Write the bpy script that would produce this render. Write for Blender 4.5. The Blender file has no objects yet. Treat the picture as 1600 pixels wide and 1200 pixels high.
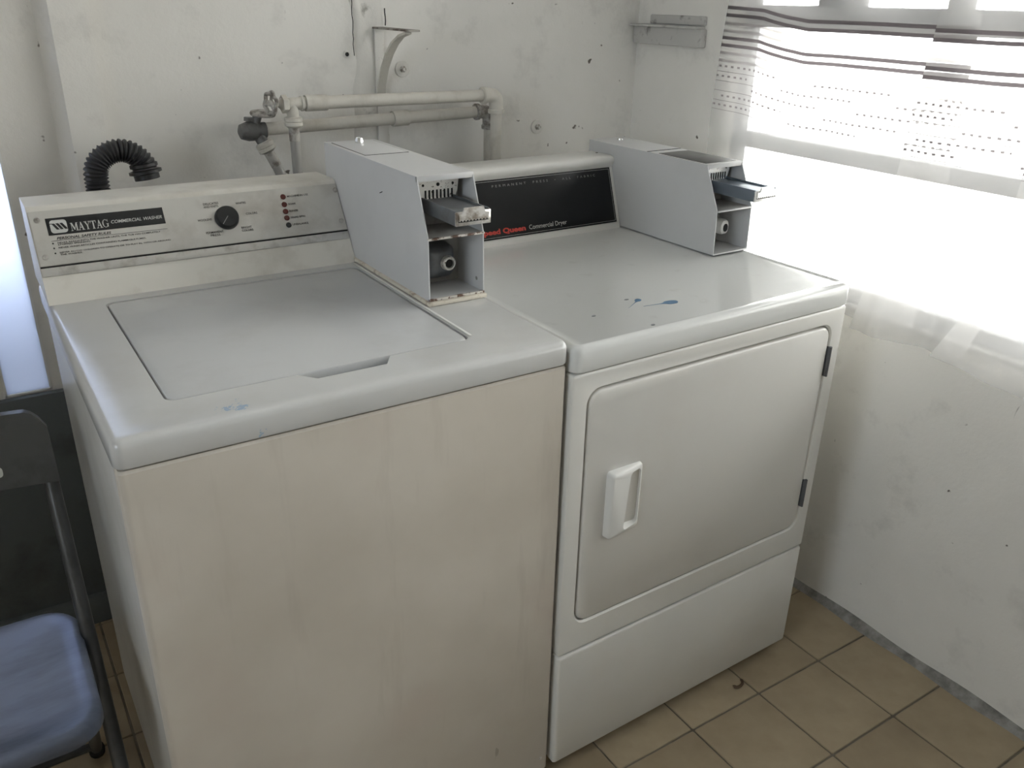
import bpy, bmesh, math, random
from mathutils import Vector, Matrix, Quaternion
from mathutils.geometry import tessellate_polygon
random.seed(7)
scene = bpy.context.scene
COL = scene.collection
PI = math.pi

# ------------------------------------------------------------------ camera
CAM = Vector((-0.0887, -0.9722, 1.3865))
FPX = 1340.45
yaw, pitch, roll = 0.57875, 0.42220, 0.02188
fwd = Vector((math.sin(yaw)*math.cos(pitch), math.cos(yaw)*math.cos(pitch), -math.sin(pitch)))
rgt = Vector((math.cos(yaw), -math.sin(yaw), 0))
upv = rgt.cross(fwd)
rr = rgt*math.cos(roll) + upv*math.sin(roll)
uu = -rgt*math.sin(roll) + upv*math.cos(roll)
cd = bpy.data.cameras.new('camera')
cd.sensor_width = 36.0
cd.lens = 36.0*FPX/1600.0
cd.clip_start = 0.02
cam = bpy.data.objects.new('camera', cd)
COL.objects.link(cam)
cam.matrix_world = Matrix(((rr.x, uu.x, -fwd.x, CAM.x), (rr.y, uu.y, -fwd.y, CAM.y), (rr.z, uu.z, -fwd.z, CAM.z), (0, 0, 0, 1)))
scene.camera = cam

# ------------------------------------------------------------------ sky, daylight, exposure
vs = scene.view_settings
vs.view_transform = 'Standard'
vs.look = 'None'
vs.gamma = 1.0
vs.use_curve_mapping = False
vs.exposure = 0.05
world = bpy.data.worlds.new('world')
scene.world = world
world.use_nodes = True
wn = world.node_tree
bg = wn.nodes['Background']
bg.inputs['Color'].default_value = (1.0, 0.975, 0.945, 1)
bg.inputs['Strength'].default_value = 13.5

def portal(name, loc, rot, sx, sy):
    d = bpy.data.lights.new(name, 'AREA')
    d.shape = 'RECTANGLE'; d.size = sx; d.size_y = sy; d.energy = 1
    d.cycles.is_portal = True
    o = bpy.data.objects.new(name, d); COL.objects.link(o)
    o.location = loc; o.rotation_euler = rot
    return o
portal('window_portal', (1.66, -0.46, 1.51), (0, PI/2, 0), 1.5, 2.08)
portal('slit_portal', (-0.047, 1.06, 1.3), (-PI/2, 0, 0), 0.088, 1.4)
portal('added_window_portal', (-1.76, -0.95, 1.625), (0, -PI/2, 0), 0.85, 0.8)

# ------------------------------------------------------------------ dimensions of the room
WY = 0.96        # back wall
WX = 1.556       # window wall
LX = -1.7        # left wall
FY = -2.6        # front wall
CZ = 2.45        # ceiling

# ------------------------------------------------------------------ materials
MATS = {}
def principled(name):
    m = bpy.data.materials.new(name); m.use_nodes = True
    return m, m.node_tree, m.node_tree.nodes['Principled BSDF']

def noise(nt, scale, detail=4, rough=0.55, coord='Object', dist=0.0, vec_scale=None):
    tc = nt.nodes.new('ShaderNodeTexCoord')
    n = nt.nodes.new('ShaderNodeTexNoise')
    n.inputs['Scale'].default_value = scale
    n.inputs['Detail'].default_value = detail
    n.inputs['Roughness'].default_value = rough
    n.inputs['Distortion'].default_value = dist
    if vec_scale:
        mp = nt.nodes.new('ShaderNodeMapping'); mp.inputs['Scale'].default_value = vec_scale
        nt.links.new(tc.outputs[coord], mp.inputs['Vector']); nt.links.new(mp.outputs['Vector'], n.inputs['Vector'])
    else:
        nt.links.new(tc.outputs[coord], n.inputs['Vector'])
    return n

def ramp(nt, src, p0, p1, c0=(0, 0, 0, 1), c1=(1, 1, 1, 1)):
    r = nt.nodes.new('ShaderNodeValToRGB')
    r.color_ramp.elements[0].position = p0; r.color_ramp.elements[0].color = c0
    r.color_ramp.elements[1].position = p1; r.color_ramp.elements[1].color = c1
    nt.links.new(src, r.inputs['Fac'])
    return r

def mixc(nt, fac, a, b):
    mx = nt.nodes.new('ShaderNodeMix'); mx.data_type = 'RGBA'
    for sock, v in ((mx.inputs[0], fac), (mx.inputs[6], a), (mx.inputs[7], b)):
        if hasattr(v, 'links') or hasattr(v, 'is_output'):
            nt.links.new(v, sock)
        elif isinstance(v, (int, float)):
            sock.default_value = v
        else:
            sock.default_value = (*v[:3], 1)
    return mx.outputs[2]

def bump(nt, bsdf, src, strength, dist=0.002):
    b = nt.nodes.new('ShaderNodeBump')
    b.inputs['Strength'].default_value = strength
    b.inputs['Distance'].default_value = dist
    nt.links.new(src, b.inputs['Height'])
    nt.links.new(b.outputs['Normal'], bsdf.inputs['Normal'])

def mat(name, col, rough=0.5, metal=0.0, dirt=None, dirt_amt=0.5, dscale=6, dlo=0.5, dhi=0.75, bmp=0.0, bscale=80, coat=0.0, spec=0.5, specks=None, vec_scale=None):
    if name in MATS:
        return MATS[name]
    m, nt, b = principled(name)
    b.inputs['Roughness'].default_value = rough
    b.inputs['Metallic'].default_value = metal
    b.inputs['Coat Weight'].default_value = coat
    b.inputs['Coat Roughness'].default_value = 0.08
    b.inputs['Specular IOR Level'].default_value = spec
    c = (*col, 1)
    if dirt is not None:
        n = noise(nt, dscale, 6, 0.6, vec_scale=vec_scale)
        r = ramp(nt, n.outputs['Fac'], dlo, dhi, (0, 0, 0, 1), (dirt_amt,)*3+(1,))
        c = mixc(nt, r.outputs['Color'], col, dirt)
    if specks is not None:
        sc_, thr, scol = specks
        n2 = noise(nt, sc_, 2, 0.5)
        r2 = ramp(nt, n2.outputs['Fac'], thr, thr+0.025)
        c = mixc(nt, r2.outputs['Color'], c, scol)
    if isinstance(c, tuple):
        b.inputs['Base Color'].default_value = c
    else:
        nt.links.new(c, b.inputs['Base Color'])
    if bmp:
        nb = noise(nt, bscale, 4, 0.6)
        bump(nt, b, nb.outputs['Fac'], bmp)
    MATS[name] = m
    return m

def wall_material():
    m, nt, b = principled('aged_white_plaster')
    big = noise(nt, 1.7, 5, 0.6)
    r1 = ramp(nt, big.outputs['Fac'], 0.42, 0.72)
    c = mixc(nt, r1.outputs['Color'], (0.80, 0.78, 0.74), (0.71, 0.69, 0.65))
    mid = noise(nt, 9, 6, 0.65)
    r2 = ramp(nt, mid.outputs['Fac'], 0.56, 0.80, (0, 0, 0, 1), (0.4, 0.4, 0.4, 1))
    c = mixc(nt, r2.outputs['Color'], c, (0.40, 0.385, 0.36))
    sp = noise(nt, 34, 2, 0.5)
    r3 = ramp(nt, sp.outputs['Fac'], 0.74, 0.77)
    c = mixc(nt, r3.outputs['Color'], c, (0.16, 0.14, 0.12))
    scr = noise(nt, 12, 3, 0.5, vec_scale=(3, 3, 0.7), dist=1.0)
    r4 = ramp(nt, scr.outputs['Fac'], 0.74, 0.79, (0, 0, 0, 1), (0.6, 0.6, 0.6, 1))
    c = mixc(nt, r4.outputs['Color'], c, (0.22, 0.20, 0.18))
    nt.links.new(c, b.inputs['Base Color'])
    b.inputs['Roughness'].default_value = 0.6
    b.inputs['Specular IOR Level'].default_value = 0.3
    f = noise(nt, 60, 5, 0.65)
    bump(nt, b, f.outputs['Fac'], 0.22, 0.004)
    return m
M_WALL = wall_material()
M_ROUGH = mat('patched_plaster', (0.73, 0.71, 0.67), 0.7, dirt=(0.25, 0.23, 0.2), dirt_amt=0.8, dscale=26, dlo=0.60, dhi=0.72, bmp=0.9, bscale=38)
M_CEIL = mat('ceiling_paint', (0.86, 0.85, 0.82), 0.8)
M_SKIRT = mat('grimy_skirting', (0.30, 0.29, 0.27), 0.8, dirt=(0.10, 0.09, 0.08), dirt_amt=0.9, dscale=25, dlo=0.4, dhi=0.7, bmp=0.6, bscale=60)
M_GROUT = mat('grout', (0.20, 0.17, 0.13), 0.9, dirt=(0.08, 0.065, 0.05), dirt_amt=0.9, dscale=14)

def tile_material():
    m, nt, b = principled('beige_ceramic_tile')
    oi = nt.nodes.new('ShaderNodeObjectInfo')
    n = noise(nt, 5, 5, 0.6)
    r = ramp(nt, n.outputs['Fac'], 0.35, 0.7)
    c = mixc(nt, r.outputs['Color'], (0.44, 0.36, 0.245), (0.31, 0.245, 0.16))
    c2 = mixc(nt, oi.outputs['Random'], (1.0, 1.0, 1.0), (0.82, 0.80, 0.78))
    mu = nt.nodes.new('ShaderNodeMix'); mu.data_type = 'RGBA'; mu.blend_type = 'MULTIPLY'; mu.inputs[0].default_value = 1
    nt.links.new(c, mu.inputs[6]); nt.links.new(c2, mu.inputs[7])
    sp = noise(nt, 42, 2, 0.5, coord='Object')
    r3 = ramp(nt, sp.outputs['Fac'], 0.74, 0.77)
    c3 = mixc(nt, r3.outputs['Color'], mu.outputs[2], (0.10, 0.08, 0.06))
    nt.links.new(c3, b.inputs['Base Color'])
    b.inputs['Roughness'].default_value = 0.42
    b.inputs['Specular IOR Level'].default_value = 0.35
    f = noise(nt, 30, 4, 0.6)
    bump(nt, b, f.outputs['Fac'], 0.12, 0.002)
    return m
M_TILE = tile_material()

def washer_front_material():
    m, nt, b = principled('stained_cream_enamel')
    n = noise(nt, 3.2, 5, 0.55)
    r = ramp(nt, n.outputs['Fac'], 0.38, 0.68)
    c = mixc(nt, r.outputs['Color'], (0.55, 0.51, 0.45), (0.47, 0.43, 0.37))
    st = noise(nt, 14, 4, 0.6, vec_scale=(1.2, 1.0, 0.16))
    r2 = ramp(nt, st.outputs['Fac'], 0.58, 0.74, (0, 0, 0, 1), (0.45, 0.45, 0.45, 1))
    c = mixc(nt, r2.outputs['Color'], c, (0.36, 0.32, 0.275))
    pk = noise(nt, 5, 3, 0.5)
    r4 = ramp(nt, pk.outputs['Fac'], 0.55, 0.75, (0, 0, 0, 1), (0.35, 0.35, 0.35, 1))
    c = mixc(nt, r4.outputs['Color'], c, (0.46, 0.375, 0.33))
    sp = noise(nt, 24, 2, 0.5, vec_scale=(2, 2, 0.8))
    r3 = ramp(nt, sp.outputs['Fac'], 0.77, 0.80, (0, 0, 0, 1), (0.7, 0.7, 0.7, 1))
    c = mixc(nt, r3.outputs['Color'], c, (0.3, 0.26, 0.21))
    nt.links.new(c, b.inputs['Base Color'])
    b.inputs['Roughness'].default_value = 0.42
    return m
M_WFRONT = washer_front_material()

def deck_material():
    m, nt, b = principled('washer_deck_enamel')
    n = noise(nt, 6, 5, 0.6)
    r = ramp(nt, n.outputs['Fac'], 0.5, 0.78, (0, 0, 0, 1), (0.5, 0.5, 0.5, 1))
    c = mixc(nt, r.outputs['Color'], (0.51, 0.51, 0.50), (0.43, 0.41, 0.375))
    # smeared blue stain where detergent was spilt near the front edge
    tc = nt.nodes.new('ShaderNodeTexCoord')
    mp = nt.nodes.new('ShaderNodeMapping')
    mp.inputs['Location'].default_value = (0.172*8, 0.318*13, 0)
    mp.inputs['Scale'].default_value = (8, 13, 0)
    nt.links.new(tc.outputs['Object'], mp.inputs['Vector'])
    ln = nt.nodes.new('ShaderNodeVectorMath'); ln.operation = 'LENGTH'
    nt.links.new(mp.outputs['Vector'], ln.inputs[0])
    n2 = noise(nt, 38, 5, 0.7)
    ad = nt.nodes.new('ShaderNodeMath'); ad.operation = 'MULTIPLY_ADD'
    nt.links.new(n2.outputs['Fac'], ad.inputs[0]); ad.inputs[1].default_value = 1.8
    nt.links.new(ln.outputs['Value'], ad.inputs[2])
    r5 = ramp(nt, ad.outputs[0], 0.95, 1.55, (0.65, 0.65, 0.65, 1), (0, 0, 0, 1))
    c = mixc(nt, r5.outputs['Color'], c, (0.20, 0.33, 0.50))
    nt.links.new(c, b.inputs['Base Color'])
    b.inputs['Roughness'].default_value = 0.22
    return m
M_DECK = deck_material()
M_ENAMEL = mat('white_enamel', (0.70, 0.695, 0.67), 0.25, dirt=(0.55, 0.53, 0.48), dirt_amt=0.5, dscale=5)
M_DRYER = mat('dryer_white_enamel', (0.72, 0.71, 0.675), 0.3, dirt=(0.60, 0.57, 0.52), dirt_amt=0.4, dscale=3)
M_DTOP = mat('dryer_top_enamel', (0.70, 0.705, 0.69), 0.12, dirt=(0.5, 0.49, 0.46), dirt_amt=0.4, dscale=22, dlo=0.62, dhi=0.8)
M_METER = mat('coin_box_grey_paint', (0.56, 0.56, 0.56), 0.42, dirt=(0.45, 0.45, 0.46), dirt_amt=0.4, dscale=5)
M_METERIN = mat('coin_box_inside_shade_grime', (0.36, 0.35, 0.33), 0.6, dirt=(0.16, 0.13, 0.10), dirt_amt=0.8, dscale=24)  # box grey darkened for the shade inside, with brown grime
M_RUST = mat('chipped_edge_rust', (0.60, 0.57, 0.52), 0.7, dirt=(0.10, 0.055, 0.035), dirt_amt=1.0, dscale=70, dlo=0.48, dhi=0.54)
M_STEEL = mat('worn_chrome_steel', (0.70, 0.69, 0.67), 0.32, 0.85, dirt=(0.25, 0.2, 0.16), dirt_amt=0.85, dscale=60, dlo=0.45, dhi=0.65)
M_BRIGHT = mat('bright_steel', (0.82, 0.82, 0.81), 0.25, 0.9)
M_SPECK = mat('speckled_nickel_plate', (0.72, 0.70, 0.66), 0.4, 0.4, dirt=(0.10, 0.08, 0.06), dirt_amt=1.0, dscale=190, dlo=0.60, dhi=0.64)
M_SLIDE = mat('dark_slide_steel', (0.17, 0.18, 0.19), 0.4, 0.6, dirt=(0.10, 0.09, 0.085), dirt_amt=0.6, dscale=30)
M_SLIDE2 = mat('blue_grey_slide_steel', (0.16, 0.19, 0.23), 0.32, 0.6)
M_BLACK = mat('black_plastic', (0.012, 0.013, 0.014), 0.35)
M_DARK = mat('dark_gap', (0.015, 0.014, 0.013), 0.8)
M_FASCIA = mat('brushed_fascia', (0.60, 0.585, 0.55), 0.38, 0.35, dirt=(0.34, 0.31, 0.27), dirt_amt=0.7, dscale=9, dlo=0.5, dhi=0.75)
M_TRIM = mat('aluminium_trim', (0.6, 0.59, 0.57), 0.35, 0.7, dirt=(0.25, 0.23, 0.2), dirt_amt=0.7, dscale=30)
M_INK = mat('black_ink', (0.02, 0.02, 0.02), 0.5)
M_SILVERINK = mat('silver_ink', (0.55, 0.55, 0.53), 0.4)
M_GREYINK = mat('grey_ink', (0.28, 0.28, 0.27), 0.5)
M_REDINK = mat('red_ink', (0.50, 0.035, 0.02), 0.5)
M_REDLENS = mat('dull_red_lens', (0.10, 0.025, 0.02), 0.25)
M_BLKPANEL = mat('black_glossy_fascia', (0.010, 0.011, 0.012), 0.34, spec=0.22)
M_PAINTPIPE = mat('painted_pipe', (0.58, 0.555, 0.50), 0.45, dirt=(0.36, 0.33, 0.28), dirt_amt=0.6, dscale=22, bmp=0.3, bscale=90)
M_OLDMETAL = mat('painted_dirty_valve', (0.42, 0.40, 0.37), 0.5, dirt=(0.13, 0.11, 0.09), dirt_amt=0.9, dscale=55, dlo=0.45, dhi=0.62, bmp=0.5, bscale=90)
M_DVALVE = mat('bare_dark_valve', (0.16, 0.16, 0.16), 0.45, 0.3, dirt=(0.06, 0.055, 0.05), dirt_amt=0.8, dscale=60)
M_HOSE = mat('grey_rubber_hose', (0.33, 0.32, 0.30), 0.55)
M_BHOSE = mat('black_corrugated_plastic', (0.022, 0.022, 0.023), 0.42)
M_PANELW = mat('glossy_white_panel', (0.74, 0.78, 0.84), 0.2, 0.5)
M_FRAMEW = mat('window_frame_paint', (0.42, 0.42, 0.43), 0.5)
M_CHAIR = mat('dark_grey_chair_metal', (0.085, 0.088, 0.09), 0.33, 0.5, dirt=(0.03, 0.03, 0.03), dirt_amt=0.7, dscale=12)
M_SEAT = mat('seat_metal_bluish_shine', (0.30, 0.35, 0.50), 0.34, 0.45, dirt=(0.07, 0.085, 0.125), dirt_amt=0.9, dscale=3.2, dlo=0.40, dhi=0.68, vec_scale=(0.6, 2.2, 1))  # grey seat metal; bluish daylight shine put into the colour
M_RUBBER = mat('black_rubber', (0.01, 0.01, 0.01), 0.7)
M_BLUE = mat('blue_paint', (0.085, 0.18, 0.30), 0.35)
M_GSPOT = mat('grey_spot', (0.18, 0.19, 0.20), 0.5)
M_STICKER = mat('white_sticker', (0.55, 0.55, 0.53), 0.5, dirt=(0.3, 0.3, 0.3), dirt_amt=0.5, dscale=60)
M_LEDGE = mat('ledge_paint', (0.52, 0.51, 0.49), 0.6, dirt=(0.12, 0.10, 0.09), dirt_amt=0.8, dscale=28, dlo=0.55, dhi=0.7, bmp=0.5, bscale=50)
M_WHITEPL = mat('white_plastic', (0.78, 0.78, 0.76), 0.35)
M_OUT = mat('outdoor_concrete', (0.55, 0.54, 0.52), 0.9)
M_WOOD = mat('outdoor_wall_paint', (0.6, 0.58, 0.53), 0.8)

def glass_material(name='window_glass', tint=(0.93, 0.95, 0.95, 1)):
    m = bpy.data.materials.new(name); m.use_nodes = True
    nt = m.node_tree; nt.nodes.clear()
    out = nt.nodes.new('ShaderNodeOutputMaterial')
    tr = nt.nodes.new('ShaderNodeBsdfTransparent'); tr.inputs['Color'].default_value = tint
    gl = nt.nodes.new('ShaderNodeBsdfGlossy'); gl.inputs['Roughness'].default_value = 0.02
    fr = nt.nodes.new('ShaderNodeFresnel'); fr.inputs['IOR'].default_value = 1.45
    mx = nt.nodes.new('ShaderNodeMixShader')
    nt.links.new(fr.outputs[0], mx.inputs[0]); nt.links.new(tr.outputs[0], mx.inputs[1]); nt.links.new(gl.outputs[0], mx.inputs[2])
    nt.links.new(mx.outputs[0], out.inputs['Surface'])
    return m
M_GLASS = glass_material()
M_SLITBLOCK = mat('dark_slit_blocker', (0.10, 0.10, 0.10), 0.9)
def frost_material():
    m = bpy.data.materials.new('frosted_blue_glass'); m.use_nodes = True
    nt = m.node_tree; nt.nodes.clear()
    out = nt.nodes.new('ShaderNodeOutputMaterial')
    tl = nt.nodes.new('ShaderNodeBsdfTranslucent'); tl.inputs['Color'].default_value = (0.68, 0.76, 0.93, 1)
    gl = nt.nodes.new('ShaderNodeBsdfGlossy'); gl.inputs['Roughness'].default_value = 0.15
    mx = nt.nodes.new('ShaderNodeMixShader'); mx.inputs[0].default_value = 0.06
    nt.links.new(tl.outputs[0], mx.inputs[1]); nt.links.new(gl.outputs[0], mx.inputs[2]); nt.links.new(mx.outputs[0], out.inputs['Surface'])
    return m
M_FROST = frost_material()
M_GLASSB = glass_material('blue_tinted_glass', (0.88, 0.94, 1.0, 1))  # tint cools the daylight from the added left window

def curtain_material():
    # sheer white cloth woven with grey stripes and rows of small dashes; UV.v is the height in metres along the cloth, UV.u the width
    m = bpy.data.materials.new('sheer_striped_cloth'); m.use_nodes = True
    nt = m.node_tree; nt.nodes.clear()
    L = nt.links.new
    out = nt.nodes.new('ShaderNodeOutputMaterial')
    uv = nt.nodes.new('ShaderNodeUVMap'); uv.uv_map = 'UVMap'
    sx = nt.nodes.new('ShaderNodeSeparateXYZ'); L(uv.outputs[0], sx.inputs[0])
    def mth(op, a, b=None, c=None):
        n = nt.nodes.new('ShaderNodeMath'); n.operation = op
        for i, v in enumerate((a, b, c)):
            if v is None: continue
            if isinstance(v, (int, float)): n.inputs[i].default_value = v
            else: L(v, n.inputs[i])
        return n.outputs[0]
    def band(c, hw):
        d = mth('ABSOLUTE', mth('SUBTRACT', sx.outputs['Y'], c))
        return mth('LESS_THAN', d, hw)
    def union(xs):
        r = xs[0]
        for x in xs[1:]: r = mth('MAXIMUM', r, x)
        return r
    dark = union([band(z, 0.0037) for z in (1.379, 1.363, 1.314, 1.298)])
    pale = union([band(z, 0.0032) for z in (1.345, 1.329, 1.281, 1.264)])
    thin = union([band(z, 0.0007) for z in (1.240, 1.219, 1.197, 1.175, 1.154)])
    dashes = []
    for k, z in enumerate((1.252, 1.230, 1.208, 1.186, 1.165)):
        f = mth('FRACT', mth('ADD', mth('MULTIPLY', sx.outputs['X'], 1/0.0165), 0.37*k))
        on = mth('LESS_THAN', f, 0.42)
        gate = mth('GREATER_THAN', mth('SINE', mth('ADD', mth('MULTIPLY', sx.outputs['X'], 21.0), 1.9*k)), -0.45)
        dashes.append(mth('MULTIPLY', mth('MULTIPLY', band(z, 0.0022), on), gate))
    dash = union(dashes)
    ink = mth('MAXIMUM', mth('MAXIMUM', mth('MULTIPLY', dark, 1.0), mth('MULTIPLY', pale, 0.72)), mth('MAXIMUM', mth('MULTIPLY', thin, 0.95), mth('MULTIPLY', dash, 0.97)))
    n = noise(nt, 5, 4, 0.6)
    base = mixc(nt, n.outputs['Fac'], (0.63, 0.62, 0.615), (0.55, 0.535, 0.515))
    col = mixc(nt, ink, base, (0.13, 0.115, 0.12))
    tl = nt.nodes.new('ShaderNodeBsdfTranslucent'); L(col, tl.inputs['Color'])
    df = nt.nodes.new('ShaderNodeBsdfDiffuse'); L(col, df.inputs['Color'])
    tp = nt.nodes.new('ShaderNodeBsdfTransparent')
    m1 = nt.nodes.new('ShaderNodeMixShader'); m1.inputs[0].default_value = 0.5
    L(df.outputs[0], m1.inputs[1]); L(tl.outputs[0], m1.inputs[2])
    sheer = mth('MULTIPLY', mth('SUBTRACT', 1.0, ink), 0.62)
    m2 = nt.nodes.new('ShaderNodeMixShader'); L(sheer, m2.inputs[0])
    L(m1.outputs[0], m2.inputs[1]); L(tp.outputs[0], m2.inputs[2])
    L(m2.outputs[0], out.inputs['Surface'])
    return m
M_CURTAIN = curtain_material()

# ------------------------------------------------------------------ mesh helpers
ORG = {}
class B:
    """collects geometry in world (or thing) coordinates, then links it as one mesh object"""
    def __init__(s):
        s.bm = bmesh.new()
    def box(s, x0, x1, y0, y1, z0, z1, bev=0.0, seg=2, M=None):
        vs_ = [s.bm.verts.new(Vector((x, y, z))) for x in (x0, x1) for y in (y0, y1) for z in (z0, z1)]
        q = [(0, 1, 3, 2), (4, 6, 7, 5), (0, 4, 5, 1), (2, 3, 7, 6), (0, 2, 6, 4), (1, 5, 7, 3)]
        fs = [s.bm.faces.new([vs_[i] for i in f]) for f in q]
        vv = vs_
        if bev > 0:
            es = list({e for f in fs for e in f.edges})
            r = bmesh.ops.bevel(s.bm, geom=es, offset=bev, segments=seg, profile=0.5, affect='EDGES', clamp_overlap=True)
            vv = list({v for f in r['faces'] for v in f.verts} | {v for v in vs_ if v.is_valid})
        if M is not None:
            bmesh.ops.transform(s.bm, matrix=M, verts=vv)
        return s
    def loft(s, loops, cap0=True, cap1=True, closed=True):
        rows = [[s.bm.verts.new(Vector(p)) for p in lp] for lp in loops]
        n = len(rows[0])
        for a, b in zip(rows, rows[1:]):
            for i in range(n if closed else n-1):
                j = (i+1) % n
                s.bm.faces.new((a[i], a[j], b[j], b[i]))
        if cap0: s.bm.faces.new(list(reversed(rows[0])))
        if cap1: s.bm.faces.new(rows[-1])
        return rows
    def prism(s, poly, fn0, fn1):
        """poly: list of 2-D points; fn0/fn1 map a 2-D point to 3-D at both ends"""
        a = [s.bm.verts.new(Vector(fn0(*p))) for p in poly]
        b = [s.bm.verts.new(Vector(fn1(*p))) for p in poly]
        n = len(poly)
        for i in range(n):
            j = (i+1) % n
            s.bm.faces.new((a[i], a[j], b[j], b[i]))
        for tri in tessellate_polygon([[Vector((p[0], p[1], 0)) for p in poly]]):
            s.bm.faces.new([a[i] for i in tri]); s.bm.faces.new([b[i] for i in reversed(tri)])
        return s
    def tube(s, pts, r, n=12, caps=True):
        pts = [Vector(p) for p in pts]
        rad = r if isinstance(r, (list, tuple)) else [r]*len(pts)
        t0 = (pts[1]-pts[0]).normalized()
        ref = Vector((0, 0, 1)) if abs(t0.z) < 0.9 else Vector((1, 0, 0))
        nrm = t0.cross(ref).normalized()
        loops = []
        prev = t0
        for i, p in enumerate(pts):
            if i == 0: t = t0
            elif i == len(pts)-1: t = (pts[i]-pts[i-1]).normalized()
            else: t = (pts[i+1]-pts[i-1]).normalized()
            q = prev.rotation_difference(t); nrm = (q @ nrm).normalized(); prev = t
            bn = t.cross(nrm)
            loops.append([p + (nrm*math.cos(2*PI*k/n) + bn*math.sin(2*PI*k/n))*rad[i] for k in range(n)])
        s.loft(loops, caps, caps)
        return s
    def lathe(s, prof, M=None, n=24):
        """prof: list of (radius, height) about the local z axis"""
        loops = []
        for r, h in prof:
            loops.append([Vector((max(r, 1e-5)*math.cos(2*PI*k/n), max(r, 1e-5)*math.sin(2*PI*k/n), h)) for k in range(n)])
        if M is not None:
            loops = [[M @ p for p in lp] for lp in loops]
        s.loft(loops)
        return s
    def fill(s, outer, holes, z):
        polys = [[Vector((p[0], p[1], 0)) for p in outer]] + [[Vector((p[0], p[1], 0)) for p in h] for h in holes]
        flat = [p for pl in polys for p in pl]
        v = [s.bm.verts.new(Vector((p.x, p.y, z))) for p in flat]
        for t in tessellate_polygon(polys):
            try: s.bm.faces.new([v[i] for i in t])
            except ValueError: pass
        return s
    def grid(s, fn, nu, nv):
        g = [[s.bm.verts.new(Vector(fn(i/nu, j/nv))) for j in range(nv+1)] for i in range(nu+1)]
        for i in range(nu):
            for j in range(nv):
                s.bm.faces.new((g[i][j], g[i+1][j], g[i+1][j+1], g[i][j+1]))
        return s
    def xform(s, M):
        bmesh.ops.transform(s.bm, matrix=M, verts=s.bm.verts[:]); return s
    def build(s, name, material, parent=None, smooth=35, weld=True):
        if weld: bmesh.ops.remove_doubles(s.bm, verts=s.bm.verts[:], dist=1e-6)
        bmesh.ops.recalc_face_normals(s.bm, faces=s.bm.faces[:])
        if parent is not None and parent.name in ORG:
            bmesh.ops.translate(s.bm, vec=-ORG[parent.name], verts=s.bm.verts[:])
        me = bpy.data.meshes.new(name)
        s.bm.to_mesh(me); s.bm.free()
        for p in me.polygons: p.use_smooth = True
        me.set_sharp_from_angle(angle=math.radians(smooth))
        me.materials.append(material)
        o = bpy.data.objects.new(name, me)
        COL.objects.link(o)
        if parent is not None:
            o.parent = parent
            if parent.name in ORG: ORG[o.name] = ORG[parent.name]
        return o

def tag(o, label, cat, group=None):
    o['label'] = label; o['category'] = cat
    if group: o['group'] = group
    return o
def thing(name, label, cat, loc=(0, 0, 0), rz=0.0, group=None, local=False):
    o = bpy.data.objects.new(name, None); COL.objects.link(o)
    o.empty_display_size = 0.05
    o.location = loc; o.rotation_euler = (0, 0, rz)
    ORG[o.name] = Vector((0, 0, 0)) if local else Vector(loc)
    return tag(o, label, cat, group)
def struct(b, name, material, label=None, parent=None, smooth=35):
    o = b.build(name, material, parent, smooth)
    if parent is None:
        o['kind'] = 'structure'
        if label: o['label'] = label
    return o
def center(o):
    """put a one-mesh thing's origin at its own base"""
    me = o.data
    xs = [v.co.x for v in me.vertices]; ys = [v.co.y for v in me.vertices]; zs = [v.co.z for v in me.vertices]
    c = Vector(((min(xs)+max(xs))/2, (min(ys)+max(ys))/2, min(zs)))
    me.transform(Matrix.Translation(-c)); o.location = c
    return o

def rrect(x0, x1, y0, y1, r, n=6):
    pts = []
    for cx, cy, a0 in ((x1-r, y0+r, -PI/2), (x1-r, y1-r, 0), (x0+r, y1-r, PI/2), (x0+r, y0+r, PI)):
        for k in range(n+1):
            a = a0 + PI/2*k/n
            pts.append((cx+r*math.cos(a), cy+r*math.sin(a)))
    return pts

def text_mesh(body, height=None, width=None, shear=0.0, spacing=1.0, bold=0.0, align='LEFT'):
    cu = bpy.data.curves.new('t', 'FONT')
    cu.body = body; cu.size = 1.0; cu.shear = shear; cu.space_character = spacing; cu.offset = bold
    cu.resolution_u = 3; cu.space_line = 0.85
    cu.align_x = align
    ob = bpy.data.objects.new('t', cu)
    me = bpy.data.meshes.new_from_object(ob)
    bpy.data.objects.remove(ob); bpy.data.curves.remove(cu)
    xs = [v.co.x for v in me.vertices]; ys = [v.co.y for v in me.vertices]
    x0, x1, y0, y1 = min(xs), max(xs), min(ys), max(ys)
    sy = height/(y1-y0) if height else None
    sx = width/(x1-x0) if width else sy
    if sy is None: sy = sx
    for v in me.vertices:
        v.co.x = (v.co.x-x0)*sx; v.co.y = (v.co.y-y0)*sy; v.co.z = 0
    me.update()
    return me, (x1-x0)*sx, (y1-y0)*sy

def lettering(body, M, x, y, material, parent, height=None, width=None, anchor='l', lift=0.0004, **k):
    """flat print lying on the surface frame M at (x, y)"""
    me, w, h = text_mesh(body, height, width, **k)
    dx = x - (w if anchor == 'r' else w/2 if anchor == 'c' else 0)
    me.transform(M @ Matrix.Translation((dx, y, lift)))
    if parent.name in ORG: me.transform(Matrix.Translation(-ORG[parent.name]))
    me.name = 'lettering'
    me.materials.append(material)
    o = bpy.data.objects.new('lettering', me); COL.objects.link(o); o.parent = parent
    return o

def slope_frame(y0, z0, y1, z1):
    d = Vector((0, y1-y0, z1-z0)).normalized()
    n = Vector((1, 0, 0)).cross(d)
    return Matrix(((1, d.x, n.x, 0), (0, d.y, n.y, y0), (0, d.z, n.z, z0), (0, 0, 0, 1)))

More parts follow.
